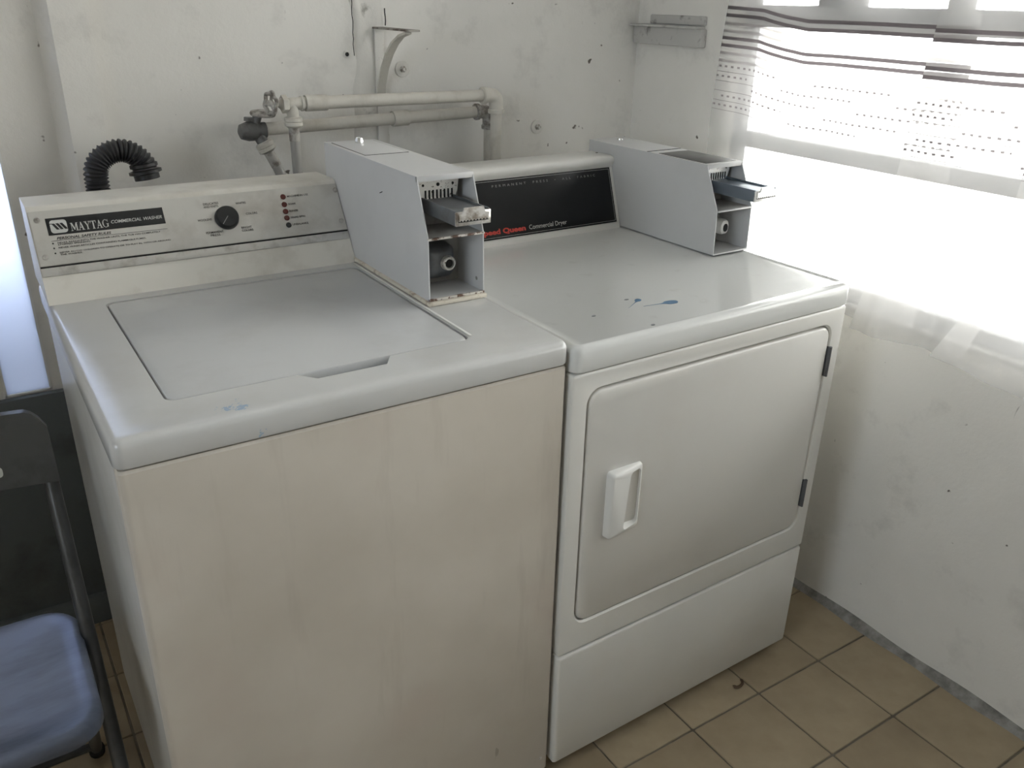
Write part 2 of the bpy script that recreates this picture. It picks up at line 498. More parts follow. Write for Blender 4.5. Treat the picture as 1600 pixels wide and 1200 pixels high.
def rot_to(axis, loc):
    q = Vector((0, 0, 1)).rotation_difference(Vector(axis).normalized())
    return Matrix.Translation(Vector(loc)) @ q.to_matrix().to_4x4()

# ------------------------------------------------------------------ the room
b = B()
b.box(LX-0.12, WX+0.15, FY-0.12, WY+0.15, -0.10, -0.0035)
floor = struct(b, 'floor', M_GROUT, 'beige square ceramic tile floor with dark dirty joints')
TS = 0.1976; TX = 1.3716; TY = -0.0627
tile_cache = {}
def tile_mesh(w, h):
    key = (round(w, 4), round(h, 4))
    if key not in tile_cache:
        t = B(); g = 0.0022
        lo = [[(x, y, z) for x, y in rrect(i, w-i, i, h-i, 0.003, 2)] for i, z in ((g, -0.0035), (g, -0.0012), (g+0.0012, 0.0))]
        t.loft(lo, cap0=False)
        bmesh.ops.recalc_face_normals(t.bm, faces=t.bm.faces[:])
        me = bpy.data.meshes.new('tile'); t.bm.to_mesh(me); t.bm.free()
        me.materials.append(M_TILE)
        tile_cache[key] = me
    return tile_cache[key]
far = B()                       # tiles beyond the near 300, joined
ix = range(-20, 1); iy = range(-17, 6)
for i in ix:
    x0 = max(TX+i*TS, LX); x1 = min(TX+(i+1)*TS, WX)
    if x1-x0 < 0.02: continue
    for j in iy:
        y0 = max(TY+j*TS, FY); y1 = min(TY+(j+1)*TS, WY)
        if y1-y0 < 0.02: continue
        if i < -11 or j < -11:
            for c in (0,):
                far.loft([[(x0+x, y0+y, z) for x, y in rrect(k, x1-x0-k, k, y1-y0-k, 0.003, 1)] for k, z in ((0.0022, -0.0035), (0.0022, -0.0008), (0.003, 0.0))], cap0=False)
            continue
        o = bpy.data.objects.new('tile', tile_mesh(x1-x0, y1-y0)); COL.objects.link(o)
        o.parent = floor; o.location = (x0, y0, random.uniform(-0.0006, 0.0))

far_tiles = far.build('far_tiles', M_TILE, floor); far_tiles['kind'] = 'stuff'

# back wall: painted plaster with a low pilaster and a rough patched strip
SX0, SX1, SZ0, SZ1 = -0.091, -0.003, 0.604, 2.0      # unidentified bright strip left of the washer, built as a narrow slit
b = B(); b.box(LX-0.12, SX0, WY, WY+0.15, 0, CZ); b.box(SX1, WX+0.15, WY, WY+0.15, 0, CZ)
b.box(SX0, SX1, WY, WY+0.15, 0, SZ0); b.box(SX0, SX1, WY, WY+0.15, SZ1, CZ)
wall_back = struct(b, 'wall_back', M_WALL, 'aged white plaster wall behind the machines')
b = B()
b.prism([(0.098, WY), (0.121, WY-0.03), (0.184, WY-0.03), (0.184, WY)], lambda x, y: (x, y, 0.6), lambda x, y: (x, y, CZ))
struct(b, 'pilaster', M_WALL, parent=wall_back)
b = B()
n = 40
def strip(u, v):
    z = 0.95 + v*1.5
    xl = 0.726 + 0.006*math.sin(z*21) + 0.004*math.sin(z*57)
    xr = 0.806 + 0.004*math.sin(z*17+1) + 0.003*math.sin(z*49)
    e = 0.004 if 0.001 < u < 0.999 else 0.0
    return (xl+(xr-xl)*u, WY-e-0.0015*math.sin(u*9+z*33)*(e > 0), z)
b.grid(strip, 8, 60)
struct(b, 'patched_strip', M_ROUGH, parent=wall_back)
def crack(pts, w=0.0012):
    q = B()
    v = [Vector((x, WY-0.0062, z)) for x, z in pts]
    q.tube(v, w, 6); q.build('crack', M_DARK, wall_back)
crack([(0.7265+random.uniform(-.0014, .0014), 1.262+k*0.012) for k in range(28)], 0.0009)
crack([(0.806+random.uniform(-.001, .001), 1.325+k*0.009) for k in range(5)], 0.0013)
crack([(0.807+random.uniform(-.001, .001), 1.42+k*0.012) for k in range(12)], 0.0007)
# lower part of the left end stands a little proud
b = B(); b.box(LX, 0.098, WY-0.018, WY, 0.0, 0.602, 0.003)
struct(b, 'dado', mat('dark_dado_paint', (0.12, 0.135, 0.14), 0.6, dirt=(0.06, 0.065, 0.065), dirt_amt=0.7, dscale=9, bmp=0.2, bscale=50), parent=wall_back)
b = B(); b.box(LX, WX, WY-0.03, WY, 0.0, 0.078, 0.003)
struct(b, 'baseboard_back', MATS['dark_dado_paint'], 'painted baseboard along the back wall')

# window wall with an opening
OY0, OY1, OZ0, OZ1 = -1.50, 0.590, 0.772, 2.25
b = B()
T = 0.15
b.box(WX, WX+T, FY-0.12, OY0, 0, CZ)
b.box(WX, WX+T, OY1, WY, 0, CZ)
b.box(WX, WX+T, OY0, OY1, 0, OZ0)
b.box(WX, WX+T, OY0, OY1, OZ1, CZ)
struct(b, 'wall_right', M_WALL, 'scuffed white plaster wall under the curtained window')
b = B()
for k in range(60):
    pass
b.grid(lambda u, v: (WX-0.016*(1-v)-0.003*math.sin(u*90)*(1-v), FY+(WY-FY)*u, 0.018*v+0.003*v*math.sin(u*71)), 120, 3)
struct(b, 'baseboard_right', M_SKIRT, 'grimy mortar strip where the window wall meets the floor')
FW0, FW1, FZ0, FZ1 = -1.35, -0.55, 1.2, 2.05   # unseen window added in the left wall for side light
b = B()
b.box(LX-0.12, LX, FY-0.12, FW0, 0, CZ); b.box(LX-0.12, LX, FW1, WY, 0, CZ)
b.box(LX-0.12, LX, FW0, FW1, 0, FZ0); b.box(LX-0.12, LX, FW0, FW1, FZ1, CZ)
struct(b, 'wall_left', M_WALL, 'white plaster wall on the left')
b = B(); b.box(LX, WX, FY-0.12, FY, 0, CZ)
struct(b, 'wall_front', M_WALL, 'white plaster wall opposite the machines')
b = B(); b.box(LX-0.12, WX+0.15, FY-0.12, WY+0.15, CZ, CZ+0.1)
struct(b, 'ceiling', M_CEIL, 'plain white ceiling')
b = B(); b.box(-30, 30, -30, 30, -0.30, -0.12)
struct(b, 'ground_outside', M_OUT, 'pale concrete ground outside the house')

b = B()
for x0, x1, z0, z1 in ((SX0, SX0+0.004, SZ0, SZ1), (SX1-0.004, SX1, SZ0, SZ1), (SX0, SX1, SZ0, SZ0+0.004), (SX0, SX1, SZ1-0.01, SZ1)):
    b.box(x0, x1, WY-0.002, WY+0.02, z0, z1)
w3 = struct(b, 'bright_strip', M_WHITEPL, 'bright bluish strip of unknown kind left of the washer, built as a frosted slit')
q = B(); q.box(SX0+0.004, SX1-0.004, WY+0.002, WY+0.006, SZ0+0.004, SZ1-0.01); q.build('pane', M_FROST, w3)
b = B(); b.box(-1.2, 0.8, WY+0.26, WY+0.36, -0.15, 0.96, 0.01)  # unseen block added to shade the lower part of the slit
struct(b, 'slit_light_blocker', M_SLITBLOCK, 'unseen dark block added outside the slit to fade its lower part')
b = B()
for y0, y1, z0, z1 in ((FW0, FW0+0.04, FZ0, FZ1), (FW1-0.04, FW1, FZ0, FZ1), (-0.97, -0.93, FZ0, FZ1), (FW0, FW1, FZ0, FZ0+0.04), (FW0, FW1, FZ1-0.04, FZ1)):
    b.box(LX-0.08, LX-0.04, y0, y1, z0, z1, 0.002)
w2 = struct(b, 'added_window', M_FRAMEW, 'unseen window added in the left wall to bring in cool side light')
for y0, y1 in ((FW0+0.04, -0.97), (-0.93, FW1-0.04)):
    q = B(); q.box(LX-0.062, LX-0.058, y0, y1, FZ0+0.04, FZ1-0.04); q.build('pane', M_GLASSB, w2)

# window: frame, rails, mullions, panes
wx0, wx1 = WX+0.015, WX+0.05
b = B()
b.box(wx0, wx1, OY0, OY0+0.04, OZ0, OZ1, 0.002); b.box(wx0, wx1, OY1-0.03, OY1, OZ0, OZ1, 0.002)
b.box(wx0, wx1, OY0, OY1, OZ0, OZ0+0.03, 0.002); b.box(wx0, wx1, OY0, OY1, OZ1-0.04, OZ1, 0.002)
win = struct(b, 'window_1', M_FRAMEW, 'grey framed window behind the striped curtains')
def wpart(name, m, *a):
    q = B(); q.box(*a, 0.002); return q.build(name, m, win)
wpart('meeting_rail', M_FRAMEW, wx0-0.004, wx1, OY0+0.04, OY1-0.03, 1.066, 1.100)
wpart('meeting_rail', M_FRAMEW, wx0-0.004, wx1, OY0+0.04, OY1-0.03, 1.338, 1.384)
ys = [OY0+0.04, -1.22, -0.96, -0.70, -0.45, -0.20, 0.06, 0.295, OY1-0.03]
for k in range(1, 8):
    wpart('mullion', M_FRAMEW, wx0, wx1, ys[k]-0.022, ys[k]+0.022, 1.384, OZ1-0.04)
for k in range(8):
    wpart('pane', M_GLASS, wx0+0.018, wx0+0.022, ys[k]+0.022*(k > 0), ys[k+1]-0.022*(k < 7), 1.384, OZ1-0.04)
wpart('pane', M_GLASS, wx0+0.018, wx0+0.022, OY0+0.04, OY1-0.03, 1.100, 1.338)
wpart('pane', M_GLASS, wx0+0.018, wx0+0.022, OY0+0.04, OY1-0.03, OZ0+0.03, 1.066)
b = B(); b.box(WX-0.012, WX+0.015, OY0-0.01, OY1+0.01, OZ0-0.012, OZ0+0.002, 0.004)
b.build('window_sill', M_LEDGE, win)

# ------------------------------------------------------------------ curtains
def curtain(label, left, right, hem, x0, amp, freq, ph, ztop=2.33, sag=None):
    """left/right: edge y as a function of z; hem: bottom z as a function of y"""
    b = B()
    NU, NV = 90, 70
    uvl = b.bm.loops.layers.uv.new('UVMap')
    verts = []
    for i in range(NU+1):
        col = []
        for j in range(NV+1):
            v = j/NV; u = i/NU
            zz = 0.75 + (ztop-0.75)*v
            y = left(zz) + (right(zz)-left(zz))*u
            sg = sag(y) if sag else 0.0
            h = hem(y)
            vz = h + (ztop-h)*v
            fall = 1.0-0.35*v
            x = x0 + amp*fall*math.sin(freq*u*2*PI+ph+0.5*math.sin(zz*3)) + 0.35*amp*math.sin(freq*2.3*u*2*PI+ph*2+zz*2.0)
            x += 0.006*math.sin(zz*9+u*11)*(1-v)
            vert = b.bm.verts.new((x, y, vz + sg*min(1, max(0, (vz-1.0)/0.12))))
            col.append((vert, (left(1.3)-y, vz)))
        verts.append(col)
    for i in range(NU):
        for j in range(NV):
            q = [verts[i][j], verts[i+1][j], verts[i+1][j+1], verts[i][j+1]]
            f = b.bm.faces.new([a[0] for a in q])
            for lp, a in zip(f.loops, q): lp[uvl].uv = a[1]
    root = None
    o = b.build('curtain', M_CURTAIN, None, 60, weld=False)
    tag(o, label, 'curtain', 'sheer striped curtains')
    return center(o)
def lin(pts):
    def f(t):
        if t <= pts[0][0]: return pts[0][1]
        for (a, va), (c, vc) in zip(pts, pts[1:]):
            if t <= c: return va + (vc-va)*(t-a)/(c-a)
        return pts[-1][1]
    return f
sag1 = lin([(-0.1, -0.026), (0.2, -0.024), (0.34, -0.024), (0.40, -0.018), (0.48, -0.006), (0.6, 0.0)])
curtain('sheer curtain with grey stripes beside the bare wall, its left edge free', lin([(0.75, 0.618), (1.083, 0.606), (1.4, 0.582), (1.86, 0.56)]), lambda z: -0.03,
        lin([(0.0, 0.765), (0.6, 0.77)]), 1.504, 0.008, 2.2, 0.6, sag=sag1)
curtain('middle sheer striped curtain panel overlapping the one beside the wall', lin([(0.75, 0.099), (0.85, 0.082), (0.944, 0.064), (1.062, 0.061), (1.4, 0.039), (1.86, 0.03)]), lin([(0.75, -0.16), (1.1, -0.26), (1.8, -0.27)]),
        lin([(-0.2, 0.764), (-0.1, 0.762), (0.1, 0.748)]), 1.476, 0.007, 1.5, 2.2, sag=lambda y: -0.030)
curtain('sheer striped curtain panel at the right edge of the picture', lin([(0.75, -0.105), (0.80, -0.128), (0.873, -0.161), (1.062, -0.195), (1.4, -0.21), (1.86, -0.21)]), lambda z: -1.56,
        lin([(-1.6, 0.74), (-0.3, 0.745), (-0.2, 0.758), (-0.1, 0.762)]), 1.447, 0.007, 6.2, 1.0, sag=lambda y: -0.034)
b = B(); b.tube([(1.474, -1.56, 2.338), (1.474, 0.68, 2.338)], 0.011, 12)
rod = thing('curtain_rod', 'thin rod carrying the striped curtains above the window', 'curtain rod', (1.477, -0.16, 2.338))
b.build('rod', M_BRIGHT, rod)
for y in (-1.53, 0.66):
    b = B(); b.box(1.470, WX, y-0.006, y+0.006, 2.326, 2.350, 0.002); b.build('rod_bracket', M_BRIGHT, rod)

# ------------------------------------------------------------------ washing machine
WW = 0.648
wm = thing('washing_machine', 'cream top-loading coin-operated washing machine with a stained front', 'washing machine', (0.324, 0.34, 0))
b = B()
b.loft([[(x, y, z) for x, y in rrect(0.003, WW-0.003, 0.010, 0.70, 0.010, 4)] for z in (0.03, 0.874)])
b.build('cabinet', M_ENAMEL, wm)
b = B()
lp = rrect(0.0, WW, 0.0, 0.03, 0.0085, 5)
b.loft([[(x, y, z) for x, y in lp] for z in (0.028, 0.869)] + [[(0.324+(x-0.324)*0.994, 0.015+(y-0.015)*0.80, 0.8725) for x, y in lp]])
fp = b.build('front_panel', M_WFRONT, wm)
b = B(); b.lathe([(0.0035, 0), (0.0035, 0.0012), (0.002, 0.0016)], rot_to((0, -1, 0), (0.630, 0.0, 0.060)), 12); b.build('screw', M_RUST, fp)
for x in (0.05, WW-0.05):
    for y in (0.06, 0.64):
        b = B(); b.lathe([(0.016, 0), (0.016, 0.014), (0.008, 0.016), (0.008, 0.032)], Matrix.Translation((x, y, 0)), 14); b.build('levelling_foot', M_RUBBER, wm)
# deck: rounded rim, lid well with a finger scoop
b = B()
loops = []
for z, ins in ((0.8765, 0.0015), (0.879, 0.0), (0.903, 0.0), (0.9085, 0.0015), (0.912, 0.0045), (0.914, 0.010)):
    loops.append([(x, y, z) for x, y in rrect(-0.002+ins, WW+0.001-ins, -0.003+ins, 0.705-ins, 0.014-ins*0.5, 5)])
b.loft(loops, cap0=True, cap1=False)
LX0, LX1, LY0, LY1 = 0.079, 0.523, 0.080, 0.520
hole = rrect(LX0, LX1, LY0, LY1, 0.014, 5)
# insert the scoop along the front edge (front edge runs from the last corner back to the first point)
hole = hole + [(0.250, LY0), (0.270, 0.055), (0.372, 0.055), (0.388, LY0)]
outer = [p[:2] for p in loops[-1]]
b.fill(outer, [hole], 0.914)
b.loft([[(x, y, z) for x, y in hole] for z in (0.914, 0.893)], cap0=False, cap1=False)
b.fill(hole, [], 0.893)
deck = b.build('top_deck', M_DECK, wm, 40)
b = B()
g = 0.0025
lo = []
for ins, z in ((g, 0.8955), (g, 0.911), (g+0.0015, 0.9132), (g+0.004, 0.914)):
    lo.append([(x, y, z) for x, y in rrect(LX0+ins, LX1-ins, LY0+ins, LY1-ins, 0.013, 5)])
b.loft(lo)
b.build('lid', mat('washer_lid_enamel', (0.47, 0.475, 0.475), 0.16, dirt=(0.38, 0.37, 0.355), dirt_amt=0.45, dscale=9, dlo=0.5, dhi=0.78), wm)
# right-hand groove beside the lid
b = B(); b.box(0.5265, 0.531, 0.09, 0.54, 0.9138, 0.9158, 0.0009); b.build('deck_bead', M_ENAMEL, wm)
# console
CY0, CZ0, CY1, CZ1 = 0.5477, 0.914, 0.634, 1.055
b = B()
prof = [(CY0, CZ0), (CY1, CZ1), (CY1+0.004, CZ1+0.0028), (CY1+0.009, CZ1+0.0035), (0.732, CZ1+0.0015), (0.736, CZ1-0.002), (0.736, CZ0)]
b.prism(prof, lambda y, z: (0.0, y, z), lambda y, z: (0.537, y, z))
console = b.build('console', mat('console_cream_paint', (0.66, 0.635, 0.58), 0.35, dirt=(0.42, 0.38, 0.32), dirt_amt=0.7, dscale=10, dlo=0.5, dhi=0.75), wm, 25)
MC = slope_frame(CY0, CZ0, CY1, CZ1)
def on_console(x0, x1, s0, s1, t0, t1, name, m, par=console, bev=0.0):
    q = B(); q.box(x0, x1, s0, s1, t0, t1, bev); q.xform(MC); return q.build(name, m, par)
on_console(0.002, 0.5365, 0.0665, 0.160, 0.0, 0.0012, 'fascia_plate', M_FASCIA, bev=0.0005)
on_console(0.001, 0.5365, 0.048, 0.0625, 0.0, 0.0025, 'trim_strip', M_TRIM, bev=0.0008)
on_console(0.001, 0.5365, 0.0630, 0.0660, 0.0, 0.0004, 'trim_gap', M_DARK)
FT = 0.0013
for x, s in ((0.0125, 0.1445), (0.0115, 0.0810), (0.5325, 0.1465), (0.5285, 0.0845)):
    b = B(); b.lathe([(0.0048, 0), (0.0048, 0.0008), (0.0026, 0.0022), (0.0008, 0.0022), (0.0, 0.0012)], MC @ Matrix.Translation((x, s, FT)), 16)
    b.build('fascia_screw', M_OLDMETAL, console)
badge = on_console(0.0245, 0.2095, 0.1165, 0.1460, FT-0.0002, FT+0.0004, 'badge', M_BLACK)
# emblem: rounded square with three slanted bars
ML = MC @ Matrix.Translation((0, 0, FT+0.0006))
def flat(poly, name, m, par, lift=0.0, M=ML):
    q = B(); q.prism(poly, lambda x, y: (x, y, lift), lambda x, y: (x, y, lift+0.00025)); q.xform(M); return q.build(name, m, par)
ex, es, ew, eh = 0.0295, 0.1195, 0.0255, 0.0225
flat(rrect(ex, ex+ew, es, es+eh, 0.005, 4), 'emblem', M_SILVERINK, badge)
flat([(ex, es+eh*0.70), (ex+ew*0.22, es+eh*0.70), (ex+ew*0.22, es+eh*0.74), (ex, es+eh*0.76)], 'emblem_bar', M_BLACK, badge, 0.0003)
for k in range(3):
    xa = ex+ew*(0.10+0.24*k)
    flat([(xa, es+eh*0.74), (xa+ew*0.17, es+eh*0.74), (xa+ew*0.42, es+eh*0.26), (xa+ew*0.25, es+eh*0.26)], 'emblem_bar', M_BLACK, badge, 0.0003)
# serif capitals for the maker's name
SER = {
 'M': (1.15, [[(0, 0), (.3, 0), (.3, .06), (0, .06)], [(0, .94), (.25, .94), (.25, 1), (0, 1)], [(.12, 0), (.18, 0), (.18, 1), (.12, 1)], [(.10, 1), (.32, 1), (.66, .12), (.50, .12)], [(.50, .12), (.58, .12), (.95, 1), (.86, 1)], [(.84, 0), (1.02, 0), (1.02, 1), (.84, 1)], [(.74, 0), (1.12, 0), (1.12, .06), (.74, .06)], [(.9, .94), (1.12, .94), (1.12, 1), (.9, 1)]]),
 'A': (0.98, [[(0, 0), (.3, 0), (.3, .06), (0, .06)], [(.12, 0), (.19, 0), (.50, .9), (.46, 1)], [(.64, 0), (.86, 0), (.54, 1), (.40, 1)], [(.24, .30), (.72, .30), (.72, .37), (.26, .37)], [(.54, 0), (.97, 0), (.97, .06), (.54, .06)]]),
 'Y': (0.95, [[(0, .94), (.42, .94), (.42, 1), (0, 1)], [(.62, .94), (.95, .94), (.95, 1), (.62, 1)], [(.08, 1), (.30, 1), (.56, .45), (.40, .45)], [(.76, 1), (.84, 1), (.56, .45), (.50, .45)], [(.39, 0), (.57, 0), (.57, .5), (.39, .5)], [(.28, 0), (.68, 0), (.68, .06), (.28, .06)]]),
 'T': (0.9, [[(.36, 0), (.55, 0), (.55, 1), (.36, 1)], [(.02, .92), (.88, .92), (.88, 1), (.02, 1)], [(.02, .72), (.07, .72), (.10, .95), (.02, .95)], [(.83, .72), (.88, .72), (.88, .95), (.80, .95)], [(.25, 0), (.66, 0), (.66, .06), (.25, .06)]]),
 'G': (1.0, [[(.62, .42), (.98, .42), (.98, .48), (.62, .48)], [(.72, .08), (.89, .08), (.89, .45), (.72, .45)], [(.80, .70), (.86, .70), (.88, 1), (.82, 1)]]),
}
q = B(); x = 0.0
for ch in 'MAYTAG':
    w, polys = SER[ch]
    for po in polys:
        q.prism([(x+a, c) for a, c in po], lambda X, Y: (X, Y, 0), lambda X, Y: (X, Y, 0.02))
    if ch == 'G':
        for k in range(20):
            a0 = math.radians(48+k*14); a1 = math.radians(48+(k+1)*14)
            def pt(a, ro, rx): return (x+0.47+rx*math.cos(a), 0.5+ro*math.sin(a))
            th = 0.5+0.5*abs(math.cos((a0+a1)/2))
            q.prism([pt(a0, .50, .46), pt(a1, .50, .46), pt(a1, .44, .46-.17*th), pt(a0, .44, .46-.17*th)], lambda X, Y: (X, Y, 0), lambda X, Y: (X, Y, 0.02))
    x += w*0.97
q.xform(ML @ Matrix.Translation((0.0595, 0.1205, 0.0001)) @ Matrix.Diagonal((0.059/x, 0.0140, 0.01, 1)))
q.build('lettering', M_SILVERINK, badge)
lettering('COMMERCIAL WASHER', ML, 0.1225, 0.1260, M_SILVERINK, badge, height=0.0058, width=0.083, shear=0.25, bold=0.012)
MF = MC @ Matrix.Translation((0, 0, FT+0.0001))
lettering('PERSONAL SAFETY RULES', MF, 0.0350, 0.1083, M_INK, console, height=0.0046, width=0.084, shear=0.25, bold=0.02)
on_console(0.0262, 0.2100, 0.1066, 0.1071, FT, FT+0.0004, 'print_line', M_INK)
rules = [(0.1016, 'NEVER REACH INTO THE WASHER UNTIL THE TUB HAS COMPLETELY', 0.163), (0.0982, 'STOPPED SPINNING.', 0.050), (0.0930, 'NEVER WASH ARTICLES CONTAINING FLAMMABLE FUMES.', 0.137),
         (0.0845, 'NEVER ALLOW CHILDREN TO OPERATE OR TO PLAY IN, WITH OR AROUND', 0.176), (0.0810, 'THE WASHER.', 0.034)]
for s, t, w in rules:
    lettering(t, MF, 0.0345, s, M_INK, console, height=0.0029, width=w, bold=0.012)
for s in (0.1028, 0.0944, 0.0858):
    b = B(); b.lathe([(0.0014, 0), (0.0014, 0.0004)], MC @ Matrix.Translation((0.0277, s, FT)), 10); b.build('bullet', M_INK, console)
# dial
DXC, DSC = 0.3150, 0.1140
b = B(); b.lathe([(0.0215, 0), (0.0215, 0.003), (0.0200, 0.0105), (0.0185, 0.0125), (0.0, 0.0128)], MC @ Matrix.Translation((DXC, DSC, FT)), 40)
knob = b.build('dial_knob', M_BLACK, console)
b = B(); b.box(-0.0006, 0.0006, -0.0185, -0.0005, 0.0126, 0.0134)
b.xform(MC @ Matrix.Translation((DXC, DSC, FT)) @ Matrix.Rotation(math.radians(-40), 4, 'Z')); b.build('pointer_line', M_GREYINK, console)
for t, x, s, w in (('DELICATES', 0.2935, 0.1418, 0.027), ('AND KNITS', 0.2925, 0.1362, 0.026), ('WHITES', 0.3370, 0.1375, 0.019), ('COLORS', 0.3510, 0.1160, 0.021), ('WOOLENS', 0.2760, 0.1128, 0.025),
                   ('PERMANENT', 0.2880, 0.0885, 0.031), ('PRESS', 0.2880, 0.0830, 0.017), ('BRIGHT', 0.3365, 0.0908, 0.019), ('COLORS', 0.3360, 0.0852, 0.021)):
    anc = 'c' if t in ('DELICATES', 'AND KNITS', 'WOOLENS', 'PERMANENT', 'PRESS') else 'l'
    lettering(t, MF, x, s, M_INK, console, height=0.0040, width=w, anchor=anc, bold=0.01)
for t, x, s, w in (('MACHINE IN USE', 0.4276, 0.1431, 0.041), ('SOAK', 0.4262, 0.1281, 0.015), ('RINSE', 0.4251, 0.1143, 0.0165), ('FINAL SPIN', 0.4243, 0.1017, 0.028), ('UNBALANCE', 0.4244, 0.0878, 0.031)):
    b = B(); b.lathe([(0.0052, 0), (0.0052, 0.0008), (0.0043, 0.0018), (0.0, 0.0024)], MC @ Matrix.Translation((x, s, FT)), 18)
    b.build('indicator_light', M_REDLENS if t != 'UNBALANCE' else M_BLACK, console)
    lettering(t, MF, x+0.0075, s-0.0019, M_INK, console, height=0.0038, width=w, bold=0.008)

# ------------------------------------------------------------------ coin box (shared builder)
def coin_box(root, x0, w, yf, z0, zl, yt, zt, yb, old, slide_out):
    x1 = x0+w; t = 0.0018
    side = [(yf, z0), (yf+0.002, zl), (yt, zt), (yb, zt), (yb, z0)]
    b = B()
    b.prism(side, lambda y, z: (x0, y, z), lambda y, z: (x0+t, y, z))
    b.prism(side, lambda y, z: (x1-t, y, z), lambda y, z: (x1, y, z))
    b.box(x0+t, x1-t, yt, yb, zt-t, zt)
    b.box(x0+t, x1-t, yb-t, yb, z0, zt-t)
    b.box(x0+t, x1-t, yf, yb-t, z0, z0+t)
    case = b.build('coin_box', M_METER, root)
    case['label'] = 'grey painted steel coin box, worn at its edges' if old else 'grey painted steel coin box, clean'
    b = B()
    b.box(x0+t, x1-t, yf+0.003, yf+0.09, zl-t, zl)           # shelf between the two compartments
    b.box(x0+t, x1-t, yf+0.088, yf+0.09, z0+t, zt-t)         # inner partition
    b.build('inner_partition', M_METERIN, case)
    # bright worn lips along the openings
    q = B(); q.box(x0, x1, yf-0.001, yf+0.004, zl-0.0028, zl+0.0006, 0.0004); q.build('shelf_lip', M_RUST if old else M_METER, case)
    q = B(); q.box(x0, x1, yf-0.0015, yf+0.004, z0, z0+0.0035, 0.0004); q.build('bottom_lip', M_RUST if old else M_METER, case)
    q = B(); q.box(x0, x1, yt-0.0015, yt+0.003, zt-0.009, zt+0.0004, 0.0004); q.build('top_lip', M_METER, case)
    xm = x0+w*0.50
    # slot plate with slits
    yp = yf+0.062; pz1 = zl+0.083; pz0 = zl+0.050
    q = B()
    q.prism([(x0+0.012, pz1), (x1-0.014, pz1), (x1-0.017, pz0+0.012), (x1-0.022, pz0), (x0+0.020, pz0), (x0+0.016, pz0+0.012)], lambda x, z: (x, yp, z), lambda x, z: (x, yp+0.003, z))
    plate = q.build('slot_plate', M_SPECK if old else M_BRIGHT, case)
    for k in range(8):
        xx = x0+0.0285+k*(w-0.056)/7
        q = B(); q.box(xx-0.0016, xx+0.0016, yp-0.0008, yp+0.001, pz0-0.008, pz0+0.015, 0.0005); q.build('slot', M_DARK, case)
    for k in range(7):
        xx = x0+0.0285+(k+0.5)*(w-0.056)/7
        q = B(); q.box(xx-0.0019, xx+0.0019, yp-0.001, yp+0.006, pz0-0.010, pz0+0.003, 0.0006); q.build('slot_finger', M_SPECK if old else M_BRIGHT, case)
    for xx, r in ((x0+0.024, 0.0022), (xm-0.001, 0.0030), (x1-0.026, 0.0022)):
        q = B(); q.lathe([(r, 0), (r, 0.0012), (0.0, 0.0013)], rot_to((0, -1, 0), (xx, yp+0.0005, pz1-0.0095)), 14); q.build('rivet', M_DARK if (old or r < 0.0025) else M_STEEL, case)
    # coin slide
    sx0, sx1 = x0+0.0205, x0+0.0835
    sz0, sz1 = zl+0.0305, zl+0.0540
    ys = yf-slide_out
    q = B(); q.box(sx0+0.002, sx1-0.002, ys+0.003, yf+0.085, sz0+0.001, sz1-0.0035, 0.0008)
    q.build('coin_slide', M_SLIDE if old else M_SLIDE2, case)
    for s0, s1 in ((sx0, sx0+0.003), (sx1-0.003, sx1)):
        q = B(); q.box(s0, s1, ys+0.003, yf+0.07, sz0, sz1, 0.0006); q.build('slide_rail', M_SLIDE if old else M_SLIDE2, case)
    q = B(); q.box(sx0-0.0005, sx1+0.0005, ys, ys+0.0035, sz0, sz1-0.0015, 0.0007); q.build('slide_face', M_STEEL if old else M_BRIGHT, case)
    q = B()
    fw = sx1-sx0
    q.prism([(sx0+0.005, sz0+0.0075), (sx1-0.005, sz0+0.0075), (sx1-0.004, sz1-0.005), (sx1-0.011, sz1-0.004), (sx1-0.014, sz1+0.0050), (sx0+0.014, sz1+0.0050), (sx0+0.011, sz1-0.004), (sx0+0.004, sz1-0.005)],
            lambda x, z: (x, ys-0.0022, z), lambda x, z: (x, ys+0.0005, z))
    q.build('push_tab', M_STEEL if old else M_BRIGHT, case)
    q = B(); q.box(sx0+0.0042, sx1-0.0042, ys-0.0012, ys+0.0004, sz0+0.0060, sz0+0.0078); q.build('tab_gap', M_DARK, case)
    for k in range(9):
        xx = sx0+0.008+k*(fw-0.016)/8
        q = B(); q.box(xx-0.0013, xx+0.0013, ys-0.0024, ys-0.0012, sz0+0.0070, sz0+0.0092); q.build('coin_notch', M_DARK, case)
    # lock in the lower compartment
    yk = yf+0.088
    if old:
        cx, cz = x0+0.055, z0+0.045
        q = B(); q.loft([[(cx+(a-0.5)*k, yk-d, cz+(c-0.5)*k) for a, c in rrect(0, 1, 0, 1, 0.25, 5)] for k, d in ((0.062, 0.0), (0.058, 0.020), (0.045, 0.030), (0.030, 0.034))])
        q.build('lock_housing', M_SLIDE, case)
        q = B(); q.lathe([(0.0135, 0), (0.0125, 0.008), (0.0105, 0.010), (0.0085, 0.010), (0.0075, 0.006), (0.0, 0.006)], rot_to((0, -1, 0), (cx+0.009, yk-0.033, cz)), 28); q.build('lock_ring', M_SPECK, case)
        q = B(); q.lathe([(0.0072, 0), (0.0072, 0.0075), (0.0, 0.008)], rot_to((0, -1, 0), (cx+0.009, yk-0.033, cz)), 20); q.build('lock_cylinder', M_DARK, case)
        q = B(); q.lathe([(0.0035, 0), (0.0035, 0.0006)], rot_to((-1, 0, 0), (x1-t, yf+0.022, z0+0.020)), 14); q.build('side_hole', M_BRIGHT, case)
    else:
        cx, cz = x0+0.066, z0+0.045
        q = B(); q.box(x0+0.03, x1-0.022, yk-0.002, yk, z0+0.004, zl-0.004); q.build('lock_plate', M_SLIDE, case)
